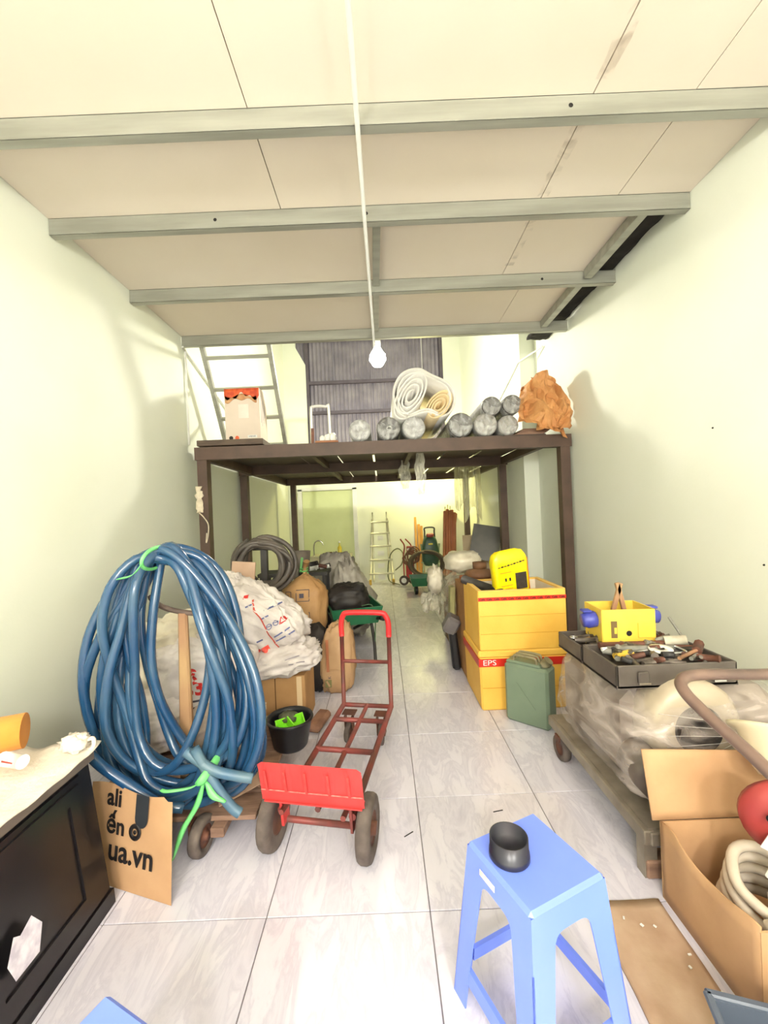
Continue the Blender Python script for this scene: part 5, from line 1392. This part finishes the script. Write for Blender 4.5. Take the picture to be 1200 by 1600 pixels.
tool('wood_chisel', 'pale wooden stick at the right front of the tool case', 'stick', [('stick', [(0.04, -0.19, 0.108), (0.20, -0.10, 0.115)], 0.008, M_HANDLE)])
hm = tool('hammer', 'rusty hammer with its head at the right of the tool case', 'hammer', [('head', [(0.17, -0.12, 0.11), (0.235, -0.05, 0.12)], 0.021, M_RUST), ('handle', [(0.20, -0.085, 0.115), (0.03, 0.0, 0.10)], 0.011, M_RUST)])
gr_ = thing('grinding_disc', 'white grinding disc with a hole lying on the tools in the case', 'disc', (1.235, 1.985, 0.665))
MB().lathe([(0.016, 0), (0.05, 0), (0.05, 0.006), (0.016, 0.006), (0.016, 0)], 22, place((0.03, -0.085, 0.112), (0.1, -0.05, 0))).build('disc_body', M_WHITE, gr_)
gp = tool('glue_gun', 'dusty caulking gun head at the back right of the tool case', 'gun', [('body', [(0.12, 0.02, 0.115), (0.20, -0.02, 0.13)], 0.024, mat('clear_dusty', (206, 200, 180), (170, 160, 140), scale=14, rough=0.4)), ('trigger', [(0.10, 0.05, 0.11), (0.15, 0.02, 0.14)], 0.012, M_TOOLG)])
tool('steel_rod', 'thin rod sticking up from the right side of the tool case', 'rod', [('rod', [(0.235, 0.02, 0.09), (0.20, 0.10, 0.21)], 0.006, M_TOOLG)])
tool('spanner', 'steel ring spanner in the lid of the tool case', 'spanner', [('shaft', [(-0.22, 0.22, 0.09), (-0.12, 0.24, 0.09)], 0.008, M_TOOL), ('ring', catmull([(-0.235 + 0.016 * math.cos(t), 0.215 + 0.016 * math.sin(t), 0.09) for t in [i * PI / 4 for i in range(9)]], 2), 0.005, M_CHROME)])
tool('screwdriver', 'yellow handled screwdriver in the lid of the tool case', 'screwdriver', [('grip', [(-0.20, 0.145, 0.09), (-0.13, 0.165, 0.09)], 0.014, M_YGRIP), ('shaft', [(-0.13, 0.165, 0.09), (-0.03, 0.19, 0.09)], 0.006, M_BLACK)])
tool('wood_stick', 'yellowish ruler across the lid of the tool case', 'ruler', [('stick', [(-0.22, 0.185, 0.087), (-0.08, 0.20, 0.09)], 0.009, M_YSTICK)])
tool('iron_bar', 'brown bar along the front of the case lid', 'bar', [('bar', [(-0.20, 0.105, 0.085), (0.10, 0.11, 0.085)], 0.013, M_TOOL)])
rnd = random.Random(9)
for k in range(60):
    x, y = rnd.uniform(-0.21, 0.2), rnd.choice((rnd.uniform(-0.2, 0.03), rnd.uniform(0.11, 0.32)))
    a = rnd.uniform(0, PI)
    ln = rnd.uniform(0.02, 0.06)
    o = MB().tube([(x - ln * math.cos(a), y - ln * math.sin(a), 0.085 + rnd.uniform(0, 0.03)), (x + ln * math.cos(a), y + ln * math.sin(a), 0.085 + rnd.uniform(0, 0.03))], rnd.uniform(0.008, 0.018), 7).build('metal_bit', (M_TOOL, M_TOOLG, M_RUST, M_GREYB)[k % 4])
    o.location = (1.235, 1.985, 0.665)
    tag(o, 'small %s metal piece among the tools in the %s of the tool case' % (('dull steel', 'light grey', 'rusty brown', 'near black')[k % 4], 'front half' if y < 0.06 else 'lid half'), 'metal piece', 'loose metal pieces in the tool case')

yb = thing('junction_box', 'yellow metal socket box with blue sockets standing on the tool case lid', 'socket box', (1.225, 2.165, 0.752), math.radians(-4))
M_YBOX = mat('yellow_paint', (232, 198, 78), (224, 188, 66), scale=7, rough=0.4)
m = MB(); t = 0.006
w, d, h = 0.255, 0.20, 0.175
m.box((0, -d / 2, h / 2), (w, t, h)); m.box((0, d / 2, h / 2), (w, t, h)); m.box((-w / 2, 0, h / 2), (t, d, h)); m.box((w / 2, 0, h / 2), (t, d, h)); m.box((0, 0, t / 2), (w, d, t))
m.build('box_shell', M_YBOX, yb)
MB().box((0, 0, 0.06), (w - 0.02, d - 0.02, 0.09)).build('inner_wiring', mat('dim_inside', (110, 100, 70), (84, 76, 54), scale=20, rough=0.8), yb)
MB().box((0.085, -d / 2 - 0.005, 0.07), (0.085, 0.006, 0.075), bev=0.002).build('cover_flap', M_YBOX, yb)
MB().disc(0.014, 16, place((0.0, -d / 2 - 0.0036, 0.055), (PI / 2, 0, 0))).build('knockout', M_DARK, yb)
MB().box((-0.072, -d / 2 - 0.003, 0.075), (0.03, 0.003, 0.085)).build('slot', mat('slot_brown', (110, 88, 50), rough=0.7), yb)
MB().box((-0.066, -d / 2 - 0.005, 0.07), (0.012, 0.003, 0.03)).build('slot_tab', M_YBOX, yb)
M_BSOCK = mat('blue_socket', (72, 78, 170), (60, 66, 150), scale=9, rough=0.4)
for (x, y, z, ax) in ((-w / 2 - 0.03, -0.03, 0.115, -1), (w / 2 + 0.02, 0.0, 0.12, 1)):
    s_ = MB().lathe([(0, 0), (0.036, 0), (0.042, 0.008), (0.042, 0.05), (0.034, 0.06), (0.034, 0.07), (0, 0.07)], 18, place((x + (0.03 if ax < 0 else -0.02), y, z), (0, ax * (PI / 2 + 0.15), 0))).build('socket', M_BSOCK, yb)
    MB().box((x - 0.02 * (1 if ax < 0 else -1), y, z + 0.042), (0.045, 0.05, 0.012), bev=0.004).build('socket_lid', M_BSOCK, s_)
for (dx, a) in ((-0.01, 0.30), (0.02, -0.22)):
    tag(MB().box((0, 0, 0), (0.022, 0.018, 0.19), rot=(0, a, 0), bev=0.002).build('wood_offcut', M_HANDLE), 'wooden offcut standing in the yellow socket box, %s of the two' % ('left' if dx < 0 else 'right'), 'offcut', 'wooden offcuts in the socket box').location = (1.245 + dx, 2.20, 0.945)

# bent tube handle of a truck standing at the right edge
bt = thing('grey_hand_truck', 'brown grey bent tube handle of a truck at the right edge', 'hand truck', (1.15, 0.9, 0))
M_BTUBE = mat('brown_grey_tube', (122, 98, 86), (96, 78, 70), scale=9, rough=0.35, metal=0.2)
def W(p):
    return (p[0] - 1.15, p[1] - 0.9, p[2])
MB().tube(catmull([W(p) for p in ((1.62, 1.0, 0.55), (1.62, 1.15, 0.80), (1.60, 1.24, 0.90), (1.54, 1.26, 0.918), (1.157, 1.25, 0.922), (0.96, 1.25, 0.93), (0.885, 1.235, 0.925), (0.862, 1.20, 0.905), (0.875, 1.13, 0.866), (0.905, 1.0, 0.805), (0.93, 0.85, 0.72), (0.95, 0.6, 0.57))], 6), 0.0165, 12).build('handle_tube', M_BTUBE, bt)
for (a, b) in (((0.95, 0.6, 0.57), (1.0, 0.2, 0.12)), ((1.62, 1.0, 0.55), (1.62, 0.3, 0.12))):
    MB().tube([W(a), W(b)], 0.0165, 10).build('side_tube', M_BTUBE, bt)
MB().tube([W((1.0, 0.2, 0.12)), W((1.62, 0.3, 0.12))], 0.014, 8).build('axle', M_BTUBE, bt)
for x, y in ((0.97, 0.2), (1.66, 0.3)):
    wheel(bt, 'wheel', W((x, y, 0.12)), (1, 0.15, 0), 0.12, 0.05, M_RUBBER, M_RUST)

# open carton with hoses
oc = thing('open_carton', 'open cardboard carton with raised back flap at the right edge', 'box', (1.245, 1.315, 0))
w, d, h, t = 0.53, 0.40, 0.28, 0.006
for nm, c, s in (('side_panel', (0, -d / 2, h / 2), (w, t, h)), ('side_panel', (0, d / 2, h / 2), (w, t, h)), ('side_panel', (w / 2, 0, h / 2), (t, d, h)), ('bottom_panel', (0, 0, t / 2), (w, d, t))):
    MB().box(c, s).build(nm, M_CARD, oc)
MB().sheet(lambda u, v: (-w / 2 - 0.014 * math.sin(PI * u) * v + 0.01 * noise.noise(Vector((u * 4, v, 0))) * v, d / 2 - d * u, 0.001 + (h + 0.012 * math.sin(u * 8) * v) * v), 16, 6, 0.006).build('side_panel', M_CARD, oc)
MB().sheet(lambda u, v: (-w / 2 - 0.025 + (w + 0.03) * u, d / 2 + 0.004 + 0.05 * v - 0.02 * math.sin(PI * u) * v, h + 0.002 + (0.235 - 0.03 * u + 0.012 * math.sin(PI * u)) * v), 18, 8, 0.006).build('back_flap', M_CARD, oc)
MB().sheet(lambda u, v: (w / 2 + 0.004 + 0.14 * v, -d / 2 + d * u, h - 0.10 * v), 8, 4, 0.006).build('side_flap', M_CARD, oc)
gh = thing('grey_hose', 'pale grey corrugated hose coiled inside the open carton', 'hose', (1.20, 1.30, 0.01))
M_GH = mat('pale_grey_hose', (206, 194, 176), (184, 172, 154), scale=6, rough=0.5)
rnd = random.Random(4)
pts = []
for k in range(5):
    for tt in range(12):
        th = 2 * PI * tt / 12
        pts.append(((0.145 + 0.012 * rnd.random() - 0.010 * k) * math.cos(th) , (0.135 - 0.008 * k) * math.sin(th), 0.03 + 0.042 * k + 0.042 * tt / 12 + 0.055 * math.sin(th)))
MB().tube(catmull(pts, 3), 0.017, 10).build('coil', M_GH, gh)
MB().tube(catmull([(-0.12, -0.10, 0.19), (-0.06, -0.14, 0.24), (0.02, -0.155, 0.24), (0.10, -0.16, 0.21)], 4), 0.018, 10).build('hose_end', M_GH, gh)
gc = MB().box((-0.02, -0.02, 0.275), (0.045, 0.012, 0.04), rot=(0.2, 0.3, 0), bev=0.003).build('pipe_clip', M_WHITE, gh)
for s in (-1, 1):
    MB().cyl((-0.02 + s * 0.012, -0.02, 0.26), (-0.025 + s * 0.012, -0.025, 0.20), 0.003, 6).build('clip_pin', M_CHROME, gh)
pr = thing('pipe_ring', 'short black lined pipe collar lying in the carton', 'pipe collar', (1.165, 1.22, 0.20))
MB().lathe([(0.038, 0), (0.046, 0), (0.046, 0.05), (0.038, 0.05), (0.036, 0.0)], 20, place((0, 0, 0), (-0.5, 0.35, 0))).build('collar', M_GH, pr)
MB().lathe([(0.036, 0.002), (0.037, 0.048), (0.0, 0.02)], 20, place((0, 0, 0), (-0.5, 0.35, 0))).build('lining', M_BLACK, pr)
rd = thing('red_fan_guard', 'red round machine part with a dark hole standing in the carton', 'machine part', (1.225, 1.27, 0.30))
M_REDP = mat('red_casting', (160, 58, 54), (144, 50, 47), scale=6, rough=0.45)
Mr = place((0, 0, 0.15), (PI / 2 + 0.1, 0, -0.5))
MB().lathe([(0, 0.035), (0.04, 0.034), (0.09, 0.022), (0.125, 0.0), (0.125, -0.02), (0, -0.02)], 28, Mr).build('casting', M_REDP, rd)
MB().lathe([(0, 0.0), (0.014, 0.0), (0.014, 0.002), (0, 0.002)], 14, Mr @ place((-0.055, 0.03, 0.0465), (0, -0.25, 0))).build('dark_hole', M_DARK, rd)
MB().box(Mr @ Vector((-0.06, -0.05, 0.048)), (0.03, 0.003, 0.05), rot=(0.1, 0.4, -0.4)).build('white_label', M_WHITE, rd)
MB().box((0, 0.0, -0.09), (0.05, 0.05, 0.30), bev=0.006).build('stem', M_REDP, rd)
MB().lathe([(0.03, 0), (0.07, 0.0), (0.072, 0.03), (0.03, 0.03)], 22, Mr @ place((0.075, -0.07, 0.03))).build('grey_wheel', M_TOOLG, rd)
tb = thing('cream_tub', 'cream plastic tub rim at the right edge above the carton', 'tub', (1.36, 1.36, 0.50))
tb.rotation_euler = (0.0, 0.5, 0.9)
M_CREAM = mat('cream_plastic', (238, 224, 190), (228, 214, 178), scale=4, rough=0.35)
MB().lathe([(0, 0), (0.11, 0), (0.125, 0.02), (0.165, 0.13), (0.19, 0.14), (0.192, 0.152), (0.16, 0.15), (0.12, 0.03), (0, 0.015)], 30).build('tub_body', M_CREAM, tb)

# floor sheet, scraps, bin
tag(MB().sheet(lambda u, v: (0.70 + 0.255 * u - 0.03 * (1 - v) + 0.01 * noise.noise(Vector((u * 4, v * 4, 0))), 0.62 + 0.885 * v - 0.0, 0.006 + 0.003 * noise.noise(Vector((u * 5, v * 5, 2)))), 16, 24, 0.005).build('cardboard_mat', mat('dirty_cardboard', (194, 168, 142), (168, 138, 112), scale=5, rough=0.75, bump=0.2, bscale=20), loc=(0.84, 1.1, 0.0)),
    'dirty flattened cardboard lying on the floor under the stool side of the carton', 'cardboard')
rnd = random.Random(2)
for k in range(7):
    x, y = 0.78 + rnd.uniform(0, 0.16), 1.44 - rnd.uniform(0, 0.25)
    tag(MB().box((x, y, 0.013), (rnd.uniform(.006, .014), rnd.uniform(.004, .008), 0.003), rot=(0, 0, rnd.uniform(0, 3))).build('paint_chip', M_WHITE, loc=(x, y, 0.012)), 'tiny white paint chip on the dirty cardboard', 'chip', 'white chips on the cardboard')
for k, (x, y, a) in enumerate(((0.50, 1.98, 0.2), (0.06, 1.86, 0.6), (0.47, 1.86, -0.4))):
    tag(MB().box((x, y, 0.002), (0.05, 0.004, 0.002), rot=(0, 0, a)).build('wood_splinter', M_DARK, loc=(x, y, 0)), ('dark splinter on the tiles right of the aisle middle', 'dark splinter on the tiles near the red truck wheel', 'dark splinter on the tiles behind the blue stool')[k], 'splinter', 'splinters on the floor')
bn = thing('grey_bin', 'dark grey plastic bin at the bottom right corner', 'bin', (0.913, 0.889, 0), math.radians(-17))
M_BIN = mat('bin_grey', (84, 92, 106), (74, 82, 96), scale=4, rough=0.4)
tray(0.30, 0.21, 0.19, 1.1, 0.0, 'bin_body', M_BIN, bn, 0.006)
m = MB()
for c, s in (((0, 0.122, 0.192), (0.35, 0.02, 0.012)), ((0, -0.122, 0.192), (0.35, 0.02, 0.012)), ((0.17, 0, 0.192), (0.02, 0.25, 0.012)), ((-0.17, 0, 0.192), (0.02, 0.25, 0.012))):
    m.box(c, s, bev=0.004)
m.build('rim', M_BIN, bn)

# ------------------------------------------------------------------ blue plastic stools
M_STOOL = mat('periwinkle_plastic', (112, 138, 240), (118, 144, 244), scale=3, rough=0.32)
def stool(label, loc, rz, grp=None):
    t = thing('plastic_stool', label, 'stool', loc, rz, 'blue plastic stools')
    H, hb, ht_ = 0.47, 0.172, 0.128
    half = lambda z: hb + (ht_ - hb) * z / H
    MB().box((0, 0, H - 0.011), (0.262, 0.262, 0.022), bev=0.011).build('seat', M_STOOL, t)
    lw0, lw1, za = 0.058, 0.072, 0.335
    T = 0.004
    for k in range(4):
        R = Matrix.Rotation(k * PI / 2, 3, 'Z')
        m = MB()
        # corner leg: two flat plates meeting at the corner
        for side in (0, 1):
            vs = []
            for (z, lw) in ((0.0, lw0), (0.12, lw0 + 0.002), (za, lw1)):
                hh = half(z)
                for off in (0, T):
                    for along in (0, lw):
                        p = Vector((hh - along, -hh + off, z)) if side == 0 else Vector((hh - off, -hh + along, z))
                        vs.append(R @ p)
            fs = []
            for i in range(2):
                a = i * 4
                fs += [(a, a + 1, a + 5, a + 4), (a + 3, a + 2, a + 6, a + 7), (a + 1, a + 3, a + 7, a + 5), (a + 2, a, a + 4, a + 6)]
            fs += [(0, 2, 3, 1), (8, 9, 11, 10)]
            m.add(vs, fs)
        m.build('leg', M_STOOL, t)
        # apron with rounded arch under the seat
        n = 20
        vs = []
        for i in range(n + 1):
            s = -1 + 2 * i / n
            xin = (half(za) - lw1) 
            zi = za + 0.062 * (1 - abs(s) ** 5.0) ** 0.5
            xt = half(H - 0.015) * s
            xb = xin * s
            for off in (0, T):
                vs.append(R @ Vector((xt if abs(s) < 1 else half(H - 0.015) * s, -half(H - 0.015) + off, H - 0.012)))
                vs.append(R @ Vector((xb, -half(zi) + off, zi)))
        fs = []
        for i in range(n):
            a, b = i * 4, i * 4 + 4
            fs += [(a + 1, b + 1, b, a), (a + 2, b + 2, b + 3, a + 3), (a + 3, b + 3, b + 1, a + 1)]
        ap = MB().add(vs, fs)
        # shoulders between arch and leg top
        for sg in (-1, 1):
            q = [Vector((sg * half(H - 0.015), -half(H - 0.015), H - 0.012)), Vector((sg * half(za), -half(za), za)), Vector((sg * (half(za) - lw1), -half(za), za))]
            ap.add([R @ p for p in q], [(0, 1, 2)])
        a_ = ap.build('apron', M_STOOL, t)
        if k == 3:
            hw = 0.034
            zl = H - 0.045
            MB().box(R @ Vector((-0.035, -half(zl) - 0.002, zl)), (0.065, 0.002, 0.016), rot=R @ Euler((-0.095, 0, 0)).to_matrix(), bev=0.0008).build('white_label', mat('label_paper', (236, 226, 222), (214, 196, 184), scale=60, rough=0.4), a_)
        # low stretcher
        z0, z1 = 0.075, 0.115
        xs_ = half(0.095) - lw0 + 0.004
        m = MB()
        vs = []
        for z in (z0, z1):
            for off in (0.001, 0.014):
                for sx_ in (-xs_, xs_):
                    vs.append(R @ Vector((sx_, -half(z) + off, z)))
        m.add(vs, [(0, 1, 5, 4), (3, 2, 6, 7), (4, 5, 7, 6), (2, 3, 1, 0)])
        m.build('stretcher', M_STOOL, t)
    return t
stool('tall blue plastic stool with a black dish on its seat, in the right foreground', (0.386, 1.166, 0), math.radians(24))
stool('blue plastic stool of which only a seat corner shows at the bottom left', (-0.565, 0.70, 0), math.radians(-25 + 45 + 45))

cp = thing('pipe_endcap', 'round shallow black plastic dish standing on the blue stool seat', 'endcap', (0.322, 1.168, 0.4705))  # a round black pipe cap left on the seat
M_CUP = mat('glossy_black', (28, 28, 40), (36, 35, 50), scale=8, rough=0.3)
MB().lathe([(0, 0.0), (0.055, 0.0), (0.057, 0.003), (0.056, 0.018), (0.0535, 0.02), (0.0535, 0.058), (0.0505, 0.058), (0.0505, 0.022), (0, 0.02)], 36).build('endcap_body', M_CUP, cp)
MB().box((-0.02, -0.02, 0.0215), (0.012, 0.004, 0.002), rot=(0, 0, -0.2)).build('white_scratch', M_WHITE, cp)
